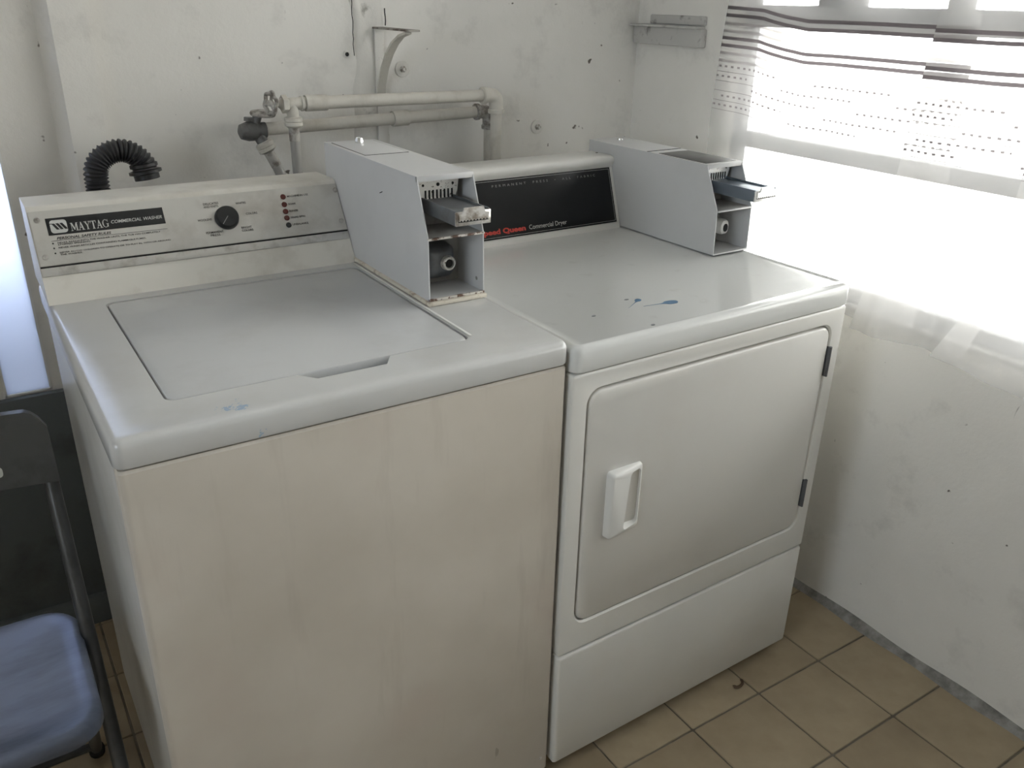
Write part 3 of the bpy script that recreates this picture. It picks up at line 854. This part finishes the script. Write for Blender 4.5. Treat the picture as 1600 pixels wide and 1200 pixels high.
        q = B(); q.loft([[(cx+(a-0.5)*k*0.78, yk-d, cz+(c-0.5)*k) for a, c in rrect(0, 1, 0, 1, 0.38, 6)] for k, d in ((0.032, 0.0), (0.032, 0.047), (0.028, 0.052), (0.020, 0.053))])
        q.build('lock_housing', M_WHITEPL, case)
        q = B(); q.loft([[(cx+0.001+(a-0.5)*0.013, yk-d, cz-0.001+(c-0.5)*0.017) for a, c in rrect(0, 1, 0, 1, 0.45, 6)] for d in (0.051, 0.0538)])
        q.build('keyhole', M_BLACK, case)
    return case
box1 = coin_box(wm, 0.538, 0.106, 0.244, 0.922, 1.028, 0.282, 1.122, 0.68, True, 0.056)
b = B(); b.box(0.534, 0.647, 0.238, 0.69, 0.9142, 0.9215, 0.002)
b.build('mounting_pad', mat('yellowed_gasket', (0.62, 0.57, 0.48), 0.6, dirt=(0.2, 0.13, 0.08), dirt_amt=0.8, dscale=40, dlo=0.55, dhi=0.7), wm)
b = B(); b.box(0.5485, 0.6340, 0.506, 0.665, 1.1221, 1.1228, 0.0003); b.build('hatch', M_METER, box1)
b = B(); b.box(0.5470, 0.6355, 0.5035, 0.6650, 1.1220, 1.1224); b.build('hatch_gap', M_DARK, box1)
b = B(); b.lathe([(0.0085, 0), (0.0085, 0.004), (0.007, 0.009), (0.0045, 0.010), (0.004, 0.006), (0, 0.006)], Matrix.Translation((0.597, 0.645, 1.1225)), 8); b.build('hatch_lock', M_BRIGHT, box1)
b = B(); b.box(-0.006, 0.006, -0.0004, 0.0004, -0.0007, 0.0007); b.xform(Matrix.Translation((0.5378, 0.420, 1.072)) @ Matrix.Rotation(math.radians(90), 4, 'Z') @ Matrix.Rotation(math.radians(20), 4, 'Y')); b.build('scratch', M_DARK, box1)

# ------------------------------------------------------------------ dryer (built in its own frame: x across, y back)
DR = thing('clothes_dryer', 'white coin-operated clothes dryer with a wide front door beside the window', 'dryer', (0.655, -0.0069, 0), 0.0187, local=True)
DW, DH, DD = 0.6706, 0.902, 0.70
b = B()
b.loft([[(x, y, z) for x, y in rrect(0.004, DW-0.004, 0.012, DD, 0.008, 4)] for z in (0.035, 0.857)])
def along_washer(b):
    for v in b.bm.verts: v.co.x += 0.0187*max(0, v.co.y)*(1-v.co.x/DW)
    return b
along_washer(b)
b.build('cabinet', M_DRYER, DR)
# front panel with a rounded door opening
DU0, DU1, DZ0, DZ1 = 0.030, 0.638, 0.355, 0.826
fz0, fz1 = 0.2985, 0.8555
def xz(y): return lambda x, z: (x, y, z)
b = B()
hole = rrect(DU0, DU1, DZ0, DZ1, 0.030, 7)
def ring_panel(b, outer, hole, y):
    polys = [[Vector((p[0], p[1], 0)) for p in outer], [Vector((p[0], p[1], 0)) for p in hole]]
    fl = [p for pl in polys for p in pl]
    v = [b.bm.verts.new((p.x, y, p.y)) for p in fl]
    for t in tessellate_polygon(polys):
        b.bm.faces.new([v[i] for i in t])
o1 = rrect(0.0045, DW-0.0045, fz0+0.0035, fz1-0.0035, 0.003, 3)
o0 = rrect(0.0, DW, fz0, fz1, 0.005, 3)
ring_panel(b, o1, hole, 0.0)
b.loft([[(x, 0.0, z) for x, z in o1], [(x, 0.0015, z) for x, z in rrect(0.0012, DW-0.0012, fz0+0.001, fz1-0.001, 0.0045, 3)], [(x, 0.005, z) for x, z in o0], [(x, 0.02, z) for x, z in o0]], cap0=False, cap1=False)
b.loft([[(x, 0.0, z) for x, z in hole], [(x, 0.0035, z) for x, z in rrect(DU0+0.003, DU1-0.003, DZ0+0.003, DZ1-0.003, 0.028, 7)], [(x, 0.016, z) for x, z in rrect(DU0+0.003, DU1-0.003, DZ0+0.003, DZ1-0.003, 0.028, 7)]], cap0=False, cap1=True)
b.build('front_panel', M_DRYER, DR, 40)
# door
dg = 0.0068
b = B()
lo = []
for ins, y in ((0, 0.015), (0, 0.0035), (0.001, 0.001), (0.0035, -0.0005)):
    lo.append([(x, y, z) for x, z in rrect(DU0+dg+ins, DU1-dg+0.001-ins, DZ0+dg+ins, DZ1-dg-ins, 0.024, 7)])
b.loft(lo)
door = b.build('door', mat('dryer_door_enamel', (0.68, 0.665, 0.63), 0.34, dirt=(0.57, 0.53, 0.48), dirt_amt=0.4, dscale=3), DR, 40)
# pull handle: shaped bezel with a recessed cup
hx0, hx1, hz0, hz1 = 0.083, 0.160, 0.529, 0.661
b = B()
ho = rrect(hx0, hx1, hz0, hz1, 0.006, 4)
hi = rrect(hx0+0.034, hx1-0.003, hz0+0.010, hz1-0.010, 0.009, 4)
hi = [(x + (0.010 if (z > hz1-0.03 and x < hx0+0.045) else 0), z) for x, z in hi]
def hy(x): return -0.0165 if x < hx0+0.03 else -0.0165 + 0.011*min(1, (x-hx0-0.03)/0.045)
b.loft([[(x, 0.0, z) for x, z in ho], [(x, hy(x)*0.75, z) for x, z in rrect(hx0+0.001, hx1-0.0005, hz0+0.001, hz1-0.001, 0.006, 4)], [(x, hy(x), z) for x, z in rrect(hx0+0.005, hx1-0.001, hz0+0.004, hz1-0.004, 0.006, 4)],
        [(x, hy(x), z) for x, z in hi], [(x+0.001, 0.002, z) for x, z in rrect(hx0+0.038, hx1-0.0045, hz0+0.015, hz1-0.014, 0.008, 4)]], cap0=False, cap1=True)
b.build('handle', mat('handle_white_plastic', (0.74, 0.735, 0.71), 0.4), door, 45)
for z0, z1 in ((0.7125, 0.7755), (0.4090, 0.4740)):
    b = B(); b.box(0.6345, 0.6425, -0.0035, 0.004, z0, z1, 0.001)
    b.tube([(0.6385, -0.0035, z0), (0.6385, -0.0035, z1)], 0.0028, 10)
    b.build('hinge', M_SLIDE, DR)
# lower panel
b = B()
lo = []
for ins, y in ((0, 0.02), (0, 0.004), (0.0015, 0.001), (0.004, -0.0005)):
    lo.append([(x, y, z) for x, z in rrect(0.0015+ins, DW-0.0015-ins, 0.034+ins, 0.2945-ins, 0.005, 3)])
b.loft(lo)
b.build('lower_panel', M_DRYER, DR, 40)
for x in (0.06, DW-0.06):
    for y in (0.08, 0.62):
        b = B(); b.lathe([(0.017, 0), (0.017, 0.012), (0.008, 0.014), (0.008, 0.036)], Matrix.Translation((x, y, 0)), 14); b.build('levelling_foot', M_RUBBER, DR)
# top: rolled front edge, slightly raised rim around a sunken deck
b = B()
loops = []
for z, ins in ((0.8585, 0.002), (0.861, 0.0), (0.890, 0.0), (0.8965, 0.0015), (0.9005, 0.005), (0.9022, 0.010), (0.9022, 0.013), (0.9000, 0.019)):
    loops.append([(x, y, z) for x, y in rrect(-0.001+ins, DW+0.001-ins, -0.004+ins, DD-ins, 0.016-ins*0.3, 5)])
b.loft(loops)
along_washer(b)
b.build('top_panel', M_DTOP, DR, 40)
# paint drops
def drop(pts, m):
    q = B(); q.prism(pts, lambda x, y: (x, y, 0.9001), lambda x, y: (x, y, 0.9005)); q.build('paint_drop', m, DR)
def blob(cx, cy, a, bb, ang, tail=None, m=M_BLUE):
    pts = []
    for k in range(16):
        t = 2*PI*k/16
        pts.append((a*math.cos(t)*(1+0.06*math.sin(3*t)), bb*math.sin(t)*(1+0.08*math.cos(2*t))))
    if tail:
        pts = pts[:8] + [(-a*1.25, 0.0018), (-a*1.6, 0.0007), (-tail, 0.0), (-a*1.6, -0.0007), (-a*1.25, -0.0018)] + pts[9:]
    ca, sa = math.cos(ang), math.sin(ang)
    drop([(cx+x*ca-y*sa, cy+x*sa+y*ca) for x, y in pts], m)
blob(0.2860, 0.0925, 0.0145, 0.0095, math.radians(-8), 0.058)
blob(0.2425, 0.1310, 0.0080, 0.0062, math.radians(30), 0.050)
blob(0.2270, 0.1440, 0.0048, 0.0028, 0.0, None, M_GSPOT)
blob(0.1215, 0.1055, 0.0042, 0.0030, 0.2, None, M_GSPOT)
blob(0.1790, 0.0215, 0.0042, 0.0032, 0.2, None, M_GSPOT)
# console
b = B()
prof = [(0.5612, 0.900), (0.6060, 1.034), (0.6020, 1.040), (0.5985, 1.047), (0.5995, 1.053), (0.604, 1.0575), (0.612, 1.0595), (0.684, 1.0590), (0.690, 1.055), (0.690, 0.900)]
b.prism(prof, lambda y, z: (0.02, y, z), lambda y, z: (0.5655, y, z))
dcon = b.build('console', mat('dryer_console_enamel', (0.72, 0.71, 0.68), 0.28), DR, 50)
MD = slope_frame(0.5612, 0.902, 0.6060, 1.0345)
def dbox(x0, x1, s0, s1, t0, t1, name, m, bev=0.0):
    q = B(); q.box(x0, x1, s0, s1, t0, t1, bev); q.xform(MD); return q.build(name, m, dcon)
BX0, BX1, BS0, BS1 = 0.06, 0.5565, 0.0125, 0.1385
dbox(BX0, BX1, BS0, BS1, 0.0, 0.0014, 'fascia_plate', M_BLKPANEL, 0.0004)
MDT = MD @ Matrix.Translation((0, 0, 0.0015))
i_ = 0.0035
for x0, x1, s0, s1 in ((BX0+i_, BX1-i_, BS1-i_-0.0006, BS1-i_), (BX0+i_, BX1-i_, BS0+i_, BS0+i_+0.0006), (BX1-i_-0.0006, BX1-i_, BS0+i_, BS1-i_), (BX0+i_, BX0+i_+0.0006, BS0+i_, BS1-i_)):
    dbox(x0, x1, s0, s1, 0.0012, 0.0016, 'border_line', M_SILVERINK)
lettering('PERMANENT  PRESS  \u2022  ALL  FABRIC', MDT, 0.2300, 0.1215, M_GREYINK, dcon, height=0.0050, width=0.281, spacing=1.9)
lettering('Speed Queen', MDT, 0.2995, 0.0195, M_REDINK, dcon, height=0.0150, width=0.118, anchor='r', bold=0.045)
lettering('Commercial Dryer', MDT, 0.3090, 0.0205, M_SILVERINK, dcon, height=0.0130, width=0.103)
b = B(); b.lathe([(0.003, 0), (0.003, 0.0006)], Matrix.Translation((0.556, 0.652, 1.0592)), 12); b.build('screw_hole', M_DARK, dcon)
box2 = coin_box(DR, 0.5670, 0.103, 0.265, 0.9035, 0.9965, 0.309, 1.084, 0.695, False, 0.074)
b = B(); b.box(0.575, 0.663, 0.320, 0.462, 1.0842, 1.0850, 0.0003); b.build('top_label', mat('dark_top_label', (0.07, 0.07, 0.068), 0.3, dirt=(0.2, 0.2, 0.19), dirt_amt=0.6, dscale=40, vec_scale=(0.3, 4, 1)), box2)
b = B(); b.box(0.5685, 0.6680, 0.4900, 0.4935, 1.0841, 1.0847); b.build('hatch_gap', M_DARK, box2)
b = B(); b.lathe([(0.0075, 0), (0.007, 0.003), (0.005, 0.005), (0, 0.0055)], Matrix.Translation((0.628, 0.655, 1.0842)), 14); b.build('hatch_lock', M_BRIGHT, box2)

# ------------------------------------------------------------------ water pipes
PR = 0.0135
def arc(c, r, a0, a1, ux, uy, n=8):
    c = Vector(c); ux = Vector(ux); uy = Vector(uy)
    return [c + ux*(r*math.cos(a0+(a1-a0)*k/n)) + uy*(r*math.sin(a0+(a1-a0)*k/n)) for k in range(n+1)]
def collar(b, p, axis, r, h, n=18):
    b.lathe([(r*0.92, 0), (r, h*0.12), (r, h*0.88), (r*0.92, h)], rot_to(axis, p), n)
def handwheel(b, p, axis, r):
    M = rot_to(axis, p)
    N = 60
    loops = []
    for k in range(N):
        a = 2*PI*k/N
        R_ = r*(1+0.10*math.cos(6*a))
        loops.append([M @ Vector(((R_+0.0042*math.cos(t))*math.cos(a), (R_+0.0042*math.cos(t))*math.sin(a), 0.0042*math.sin(t))) for t in [2*PI*j/8 for j in range(8)]])
    loops.append(loops[0])
    b.loft(loops, False, False)
    for k in range(3):
        a = 2*PI*k/3
        b.tube([M @ Vector((r*0.15*math.cos(a), r*0.15*math.sin(a), 0)), M @ Vector((r*math.cos(a), r*math.sin(a), 0))], 0.0035, 8)
    b.lathe([(r*0.30, -0.004), (r*0.34, 0.0), (r*0.28, 0.006), (r*0.15, 0.007)], M, 14)

# front, upper pipe
y1, z1 = 0.84, 1.178
xL, xR = 0.535, 1.033
p1 = thing('water_pipe', 'upper white painted water pipe with valve and handwheel at its left end', 'pipe', (xR, y1, 0))
b = B(); b.tube([(xL+0.03, y1, z1), (xR-0.030, y1, z1)], PR, 16); b.build('pipe_run', M_PAINTPIPE, p1)
b = B(); b.tube([(xR, y1, 0.08), (xR, y1, z1-0.03)], PR, 16); b.build('riser', M_PAINTPIPE, p1)
b = B()
b.tube([(xR-0.034, y1, z1)] + arc((xR-0.018, y1, z1-0.018), 0.018, PI/2, 0, (1, 0, 0), (0, 0, 1)) + [(xR, y1, z1-0.036)], 0.0170, 16)
collar(b, (xR-0.040, y1, z1), (1, 0, 0), 0.0200, 0.010); collar(b, (xR, y1, z1-0.042), (0, 0, 1), 0.0195, 0.010)
b.build('elbow', M_PAINTPIPE, p1)
b = B(); b.tube([(xL+0.028, y1, z1), (xL+0.075, y1, z1)], 0.0165, 16); b.build('coupling', M_PAINTPIPE, p1)
b = B()
b.tube([(xL-0.018, y1, z1), (xL+0.03, y1, z1)], 0.0125, 16)
b.lathe([(0.0185, 0), (0.0185, 0.010), (0.014, 0.013)], rot_to((1, 0, 0), (xL-0.022, y1, z1)), 6)
collar(b, (xL+0.018, y1, z1), (1, 0, 0), 0.0155, 0.006)
b.tube([(xL, y1, z1), (xL, y1, z1-0.03)], 0.0125, 14)
b.lathe([(0.006, 0), (0.006, 0.01), (0.014, 0.02)], rot_to((1, 0, 0), (xL-0.040, y1, z1)), 12)
b.build('valve_body', M_PAINTPIPE, p1)
b = B(); handwheel(b, (xL-0.045, y1, z1+0.003), (-0.94, -0.25, 0.1), 0.0205); b.build('handwheel', M_OLDMETAL, p1)
b = B(); b.lathe([(0.014, 0), (0.0185, 0.004), (0.0185, 0.010), (0.0170, 0.011), (0.0185, 0.013), (0.0185, 0.019), (0.013, 0.022)], Matrix.Translation((xL, y1, z1-0.047)), 20); b.build('hose_nut', M_PAINTPIPE, p1)
h1 = B(); h1.tube([(xL, y1, z1-0.0474), (xL, y1, z1-0.075)], 0.0112, 14)
hs1 = thing('supply_hose', 'straight grey supply hose dropping from the upper pipe valve', 'hose', (xL, y1, 0.60))
h1.build('ferrule', M_OLDMETAL, hs1)
b = B(); b.tube([(xL, y1, z1-0.074), (xL+0.001, y1, 1.0), (xL+0.002, y1, 0.85), (xL, y1, 0.60)], 0.0105, 14); b.build('hose_body', M_HOSE, hs1)
# rear, lower pipe
y2 = 0.90
zA, zB = 1.122, 1.134
xA, xB = 0.475, 1.05
p2 = thing('water_pipe', 'lower painted water pipe behind, ending in a dark metal hose valve', 'pipe', (xB, y2, 0))
b = B(); b.tube([(xA+0.01, y2, zA), (xB-0.02, y2, zB)], PR, 16); b.build('pipe_run', M_PAINTPIPE, p2)
b = B(); b.tube([(0.790, y2, zA+(zB-zA)*0.55), (0.828, y2, zA+(zB-zA)*0.61)], 0.0175, 16); b.build('coupling', M_PAINTPIPE, p2)
b = B(); b.tube([(xB, y2, 0.08), (xB, y2, zB-0.03)], PR*0.98, 16); b.build('riser', M_PAINTPIPE, p2)
b = B()
b.tube([(xB-0.034, y2, zB)] + arc((xB-0.018, y2, zB-0.018), 0.018, PI/2, 0, (1, 0, 0), (0, 0, 1)) + [(xB, y2, zB-0.036)], 0.0165, 16)
collar(b, (xB-0.040, y2, zB), (1, 0, 0), 0.0195, 0.010); collar(b, (xB, y2, zB-0.042), (0, 0, 1), 0.019, 0.010)
b.build('elbow', M_OLDMETAL, p2)
b = B()
vx, vz = xA-0.004, zA-0.002
b.lathe([(0.006, -0.036), (0.015, -0.032), (0.0205, -0.016), (0.0205, 0.0), (0.017, 0.010), (0.0165, 0.022)], rot_to((1, 0, 0.02), (vx, y2, vz)), 16)
b.tube([(vx-0.004, y2, vz), (vx+0.006, y2-0.004, vz+0.030)], 0.0095, 12)
b.lathe([(0.0125, 0), (0.0125, 0.008)], rot_to((0.1, 0, 1), (vx-0.010, y2, vz+0.020)), 6)
b.tube([(vx, y2, vz), (vx+0.014, y2-0.01, vz-0.028)], 0.0125, 12)
b.build('valve_body', M_DVALVE, p2)
b = B(); b.lathe([(0.0255, -0.002), (0.027, 0.0015), (0.0255, 0.005), (0.010, 0.006), (0.009, 0.009), (0.0, 0.0095)], rot_to((0.05, -0.12, 1), (vx+0.018, y2-0.004, vz+0.033)), 24); b.build('handwheel', M_OLDMETAL, p2)
ax = Vector((0.38, -0.18, -0.9)).normalized(); pn = Vector((vx+0.012, y2-0.008, vz-0.022))
b = B(); b.lathe([(0.016, 0), (0.0195, 0.004), (0.0195, 0.011), (0.018, 0.0125), (0.0195, 0.014), (0.0195, 0.020), (0.012, 0.024)], rot_to(ax, pn), 20); b.build('hose_nut', M_PAINTPIPE, p2)
hs2 = thing('supply_hose', 'curved grey supply hose hanging from the lower dark hose valve', 'hose', (0.53, 0.84, 0.60))
e0 = pn+ax*0.0245
b = B(); b.tube([e0, e0+ax*0.032], 0.0115, 14); b.build('ferrule', M_OLDMETAL, hs2)
b = B(); e1 = e0+ax*0.031
b.tube([e1, e1+ax*0.02+Vector((0, 0, -0.004)), e1+Vector((0.020, -0.010, -0.055)), e1+Vector((0.022, -0.012, -0.12)), e1+Vector((0.0, -0.008, -0.25)), e1+Vector((-0.03, 0.0, -0.40))], 0.0108, 14); b.build('hose_body', M_HOSE, hs2)

# ------------------------------------------------------------------ drain hose
dh = thing('drain_hose', 'black corrugated drain hose arching up behind the washer console', 'hose', (0.143, 0.86, 0.5))
yc = 0.86
path = [Vector((0.143, yc, 0.70)), Vector((0.143, yc, 1.045))] 
path += arc((0.190, yc, 1.057), 0.047, PI, 0.40, (1, 0, 0), (0, 0, 1), 20)
path += [Vector((0.2345, yc, 1.068)), Vector((0.233, yc, 1.058))]
dense = []
for a, c in zip(path, path[1:]):
    k = max(1, int((c-a).length/0.0012))
    dense += [a+(c-a)*i/k for i in range(k)]
dense.append(path[-1])
s_ = 0.0; rad = []
for i, p in enumerate(dense):
    if i: s_ += (p-dense[i-1]).length
    rad.append(0.0205 + 0.0022*math.sin(2*PI*s_/0.0072))
b = B(); b.tube(dense, rad, 18); b.build('hose_body', M_BHOSE, dh, 80)
b = B()
b.lathe([(0.020, 0), (0.0265, 0.002), (0.0265, 0.008), (0.0225, 0.010), (0.0225, 0.013), (0.0310, 0.015), (0.0310, 0.020), (0.0240, 0.022), (0.0240, 0.032)], rot_to((0.12, -0.1, -1), (0.231, yc, 1.078)), 28)
b.build('end_cuff', M_BHOSE, dh)

# ------------------------------------------------------------------ small things on the walls
sb = thing('shelf_bracket', 'old painted iron shelf bracket on the wall above the pipes', 'bracket', (0.787, WY, 1.12))
b = B(); b.box(0.777, 0.797, WY-0.0095, WY-0.0055, 1.00, 1.322, 0.001); b.build('wall_leg', M_ROUGH, sb)
b = B(); b.box(0.774, 0.801, 0.772, WY-0.004, 1.3185, 1.3225, 0.001); b.build('arm', mat('rusty_bracket_top', (0.33, 0.31, 0.28), 0.7, dirt=(0.09, 0.06, 0.045), dirt_amt=0.9, dscale=40, dlo=0.45, dhi=0.6), sb)
b = B()
pth = [(0.787, 0.800, 1.316), (0.787, 0.835, 1.308), (0.787, 0.868, 1.292), (0.787, 0.898, 1.268), (0.787, 0.925, 1.236), (0.787, 0.944, 1.200), (0.787, 0.951, 1.165)]
loops = []
for i, p in enumerate(pth):
    p = Vector(p); a = Vector(pth[max(i-1, 0)]); c = Vector(pth[min(i+1, len(pth)-1)])
    t = (c-a).normalized(); nn = Vector((1, 0, 0)).cross(t)
    hw = 0.0095 if i > 1 else 0.0075
    loops.append([p+Vector((sx*hw, 0, 0))+nn*sy*0.0028 for sx, sy in ((-1, -1), (1, -1), (1, 1), (-1, 1))])
b.loft(loops); b.build('brace', M_PAINTPIPE, sb)
for k, (x, z, lab) in enumerate(((0.847, 1.231, 'round painted washer and bolt beside the shelf bracket'), (1.233, 1.080, 'round painted washer and bolt right of the pipes'))):
    t = thing('wall_bolt', lab, 'bolt', (x, WY, z), group='bolts in the back wall')
    b = B(); b.lathe([(0.0185, 0), (0.0185, 0.0025), (0.0170, 0.0036), (0.0, 0.0036)], rot_to((0, -1, 0), (x, WY, z)), 28); b.build('washer_plate', M_WALL, t)
    b = B(); b.lathe([(0.0075, 0), (0.0075, 0.005), (0.006, 0.006), (0.0042, 0.006), (0.0042, 0.013), (0.0, 0.0135)], rot_to((0, -1, 0), (x, WY-0.0034, z)), 6); b.build('bolt_head', M_STEEL, t)
t = thing('wall_anchor', 'small dark screw hole with plastic plug in the wall left of the bracket', 'screw hole', (0.712, WY, 1.265))
b = B(); b.lathe([(0.0085, 0), (0.0085, 0.002), (0.0055, 0.0028), (0.0045, 0.0010), (0.0, 0.0010)], rot_to((0, -1, 0), (0.712, WY, 1.265)), 18); b.build('plug', M_ROUGH, t)
b = B(); b.lathe([(0.0044, 0.0010), (0.0044, 0.0014)], rot_to((0, -1, 0), (0.712, WY, 1.265)), 14); b.build('hole', M_DARK, t)

lg = thing('wall_ledge', 'short painted wooden ledge in the corner beside the curtain', 'ledge', (WX, 0.83, 1.285))
b = B(); b.box(WX-0.022, WX, 0.697, 0.952, 1.284, 1.327, 0.003); b.build('batten', M_LEDGE, lg)
b = B(); b.box(WX-0.032, WX, 0.705, 0.958, 1.3265, 1.3320, 0.0015); b.build('top_strip', M_LEDGE, lg)
b = B(); b.box(WX-0.008, WX, 0.700, 0.905, 1.334, 1.356, 0.003); b.build('back_strip', M_LEDGE, lg)


# ------------------------------------------------------------------ folding chair
ch = thing('folding_chair', 'grey metal folding chair beside the washer, bluish shine painted into its seat', 'chair', (-0.27, 0.30, 0))
CXR = -0.056; CXL = -0.470; tr_ = 0.0115
def ty(z): return 0.43-0.50*(0.66-z)
for x in (CXR, CXL):
    b = B(); b.tube([(x, ty(0.03), 0.03), (x, ty(0.45), 0.45), (x, ty(0.74), 0.74)], tr_, 14); fl = b.build('front_leg', M_CHAIR, ch)
    b = B(); b.tube([(x, ty(0.0)-0.002, 0.0), (x, ty(0.035), 0.035)], 0.0145, 14); b.build('rubber_foot', M_RUBBER, fl)
    xi = x + (-0.026 if x == CXR else 0.026)
    b = B(); b.tube([(xi, 0.20, 0.425), (xi, 0.505, 0.02)], 0.0105, 12); rl = b.build('rear_leg', M_CHAIR, ch)
    b = B(); b.tube([(xi, 0.493, 0.034), (xi, 0.520, 0.0)], 0.0145, 12); b.build('rubber_foot', M_RUBBER, rl)
b = B(); b.tube([(CXL+0.026, 0.475, 0.060), (CXR-0.026, 0.475, 0.060)], 0.008, 10); b.build('stretcher', M_CHAIR, ch)
b = B(); b.tube([(CXL, ty(0.16), 0.16), (CXR, ty(0.16), 0.16)], 0.008, 10); b.build('stretcher', M_CHAIR, ch)
# seat: pressed sheet with rolled edge
b = B()
sx0, sx1, sy0, sy1 = CXL+0.012, CXR-0.008, 0.095, 0.405
loops = []
def seat_loop(ins, z):
    pts = []
    for x, y in rrect(sx0+ins, sx1-ins, sy0+ins, sy1-ins, 0.055-ins*0.5, 8):
        k = (y-sy0)/(sy1-sy0)
        pts.append((x, y, z+0.012*(1-k)**2*0 + 0.010*(k-0.3)*0 ))
    return pts
for ins, z in ((0.006, 0.408), (0.0, 0.412), (0.0, 0.432), (0.004, 0.4385), (0.012, 0.4405), (0.035, 0.4385), (0.07, 0.4345), (0.11, 0.433)):
    loops.append(seat_loop(ins, z))
b.loft(loops); b.build('seat', M_SEAT, ch, 60)
for x in (CXR-0.006, CXL+0.006):
    b = B(); b.lathe([(0.006, -0.006), (0.006, 0.006), (0.003, 0.008)], rot_to((1, 0, 0), (x, ty(0.425)-0.0, 0.425)), 12); b.build('pivot_rivet', M_BRIGHT, ch)
# backrest: curved pressed panel
b = B()
bx0, bx1 = CXL-0.010, CXR+0.012
outl = rrect(bx0, bx1, 0.668, 0.772, 0.036, 8)
def bp(x, z, off):
    k = (x-(bx0+bx1)/2)/((bx1-bx0)/2)
    return (x, ty(z)-0.002+0.022*(1-k*k)-off, z)
outl = [(x, z) if z > 0.72 else (x, 0.668+(z-0.668)*1.0) for x, z in rrect(bx0, bx1, 0.668, 0.772, 0.030, 8)]
outl = []
for x, z in rrect(bx0, bx1, 0.668, 0.772, 0.034, 8):
    if z < 0.703:   # squarer lower corners
        x = bx0 if x < (bx0+bx1)/2 else bx1
        z = 0.668 if z < 0.685 else z
    outl.append((x, z))
cxm, czm = (bx0+bx1)/2, 0.72
NB = 24
g0, g1 = [], []
for off, ins in ((0.0, 0.0), (0.004, 0.0), (0.0075, 0.003), (0.006, 0.010)):
    pass
b.grid(lambda u, v: (lambda x: bp(x, 0.668+(0.772-0.668-0.026*max(0, (abs(x-cxm)/((bx1-bx0)/2)-0.86)/0.14)**2.2)*v, 0.020+0.004*math.sin(v*PI)))(bx0+(bx1-bx0)*u), 48, 10)
b.grid(lambda u, v: (lambda x: bp(x, 0.668+(0.772-0.668-0.026*max(0, (abs(x-cxm)/((bx1-bx0)/2)-0.86)/0.14)**2.2)*v, 0.006-0.004*math.sin(v*PI)))(bx0+(bx1-bx0)*u), 48, 10)
# close the rim
def rim(u, v, w):
    x = bx0+(bx1-bx0)*u
    z = 0.668+(0.772-0.668-0.026*max(0, (abs(x-cxm)/((bx1-bx0)/2)-0.86)/0.14)**2.2)*v
    return bp(x, z, 0.020*w+0.006*(1-w))
b.grid(lambda u, w: rim(u, 1.0, w), 48, 1); b.grid(lambda u, w: rim(u, 0.0, w), 48, 1)
b.grid(lambda v, w: rim(0.0, v, w) if 0 < v < 1 else rim(0.0, v, w), 10, 1); b.grid(lambda v, w: rim(1.0, v, w), 10, 1)
br = b.build('backrest', M_CHAIR, ch, 50)
b = B()
b.prism(rrect(-0.175, -0.118, 0.688, 0.702, 0.005, 4), lambda x, z: tuple(Vector(bp(x, z, 0.0250))), lambda x, z: tuple(Vector(bp(x, z, 0.0238))))
b.build('sticker', M_STICKER, br)

# ------------------------------------------------------------------ a scrap on the floor
b = B()
pts = [(1.150+0.030*math.cos(a)*0.55, -0.010-0.020*math.sin(a), 0.0035+0.004*abs(math.sin(a*1.5))) for a in [0.2+k*0.22 for k in range(12)]]
b.tube(pts, [0.001]+[0.0032]*10+[0.001], 8)
center(tag(b.build('scrap', mat('brown_scrap', (0.09, 0.055, 0.03), 0.7), None), 'small brown curled scrap on the tiles in front of the dryer', 'scrap'))
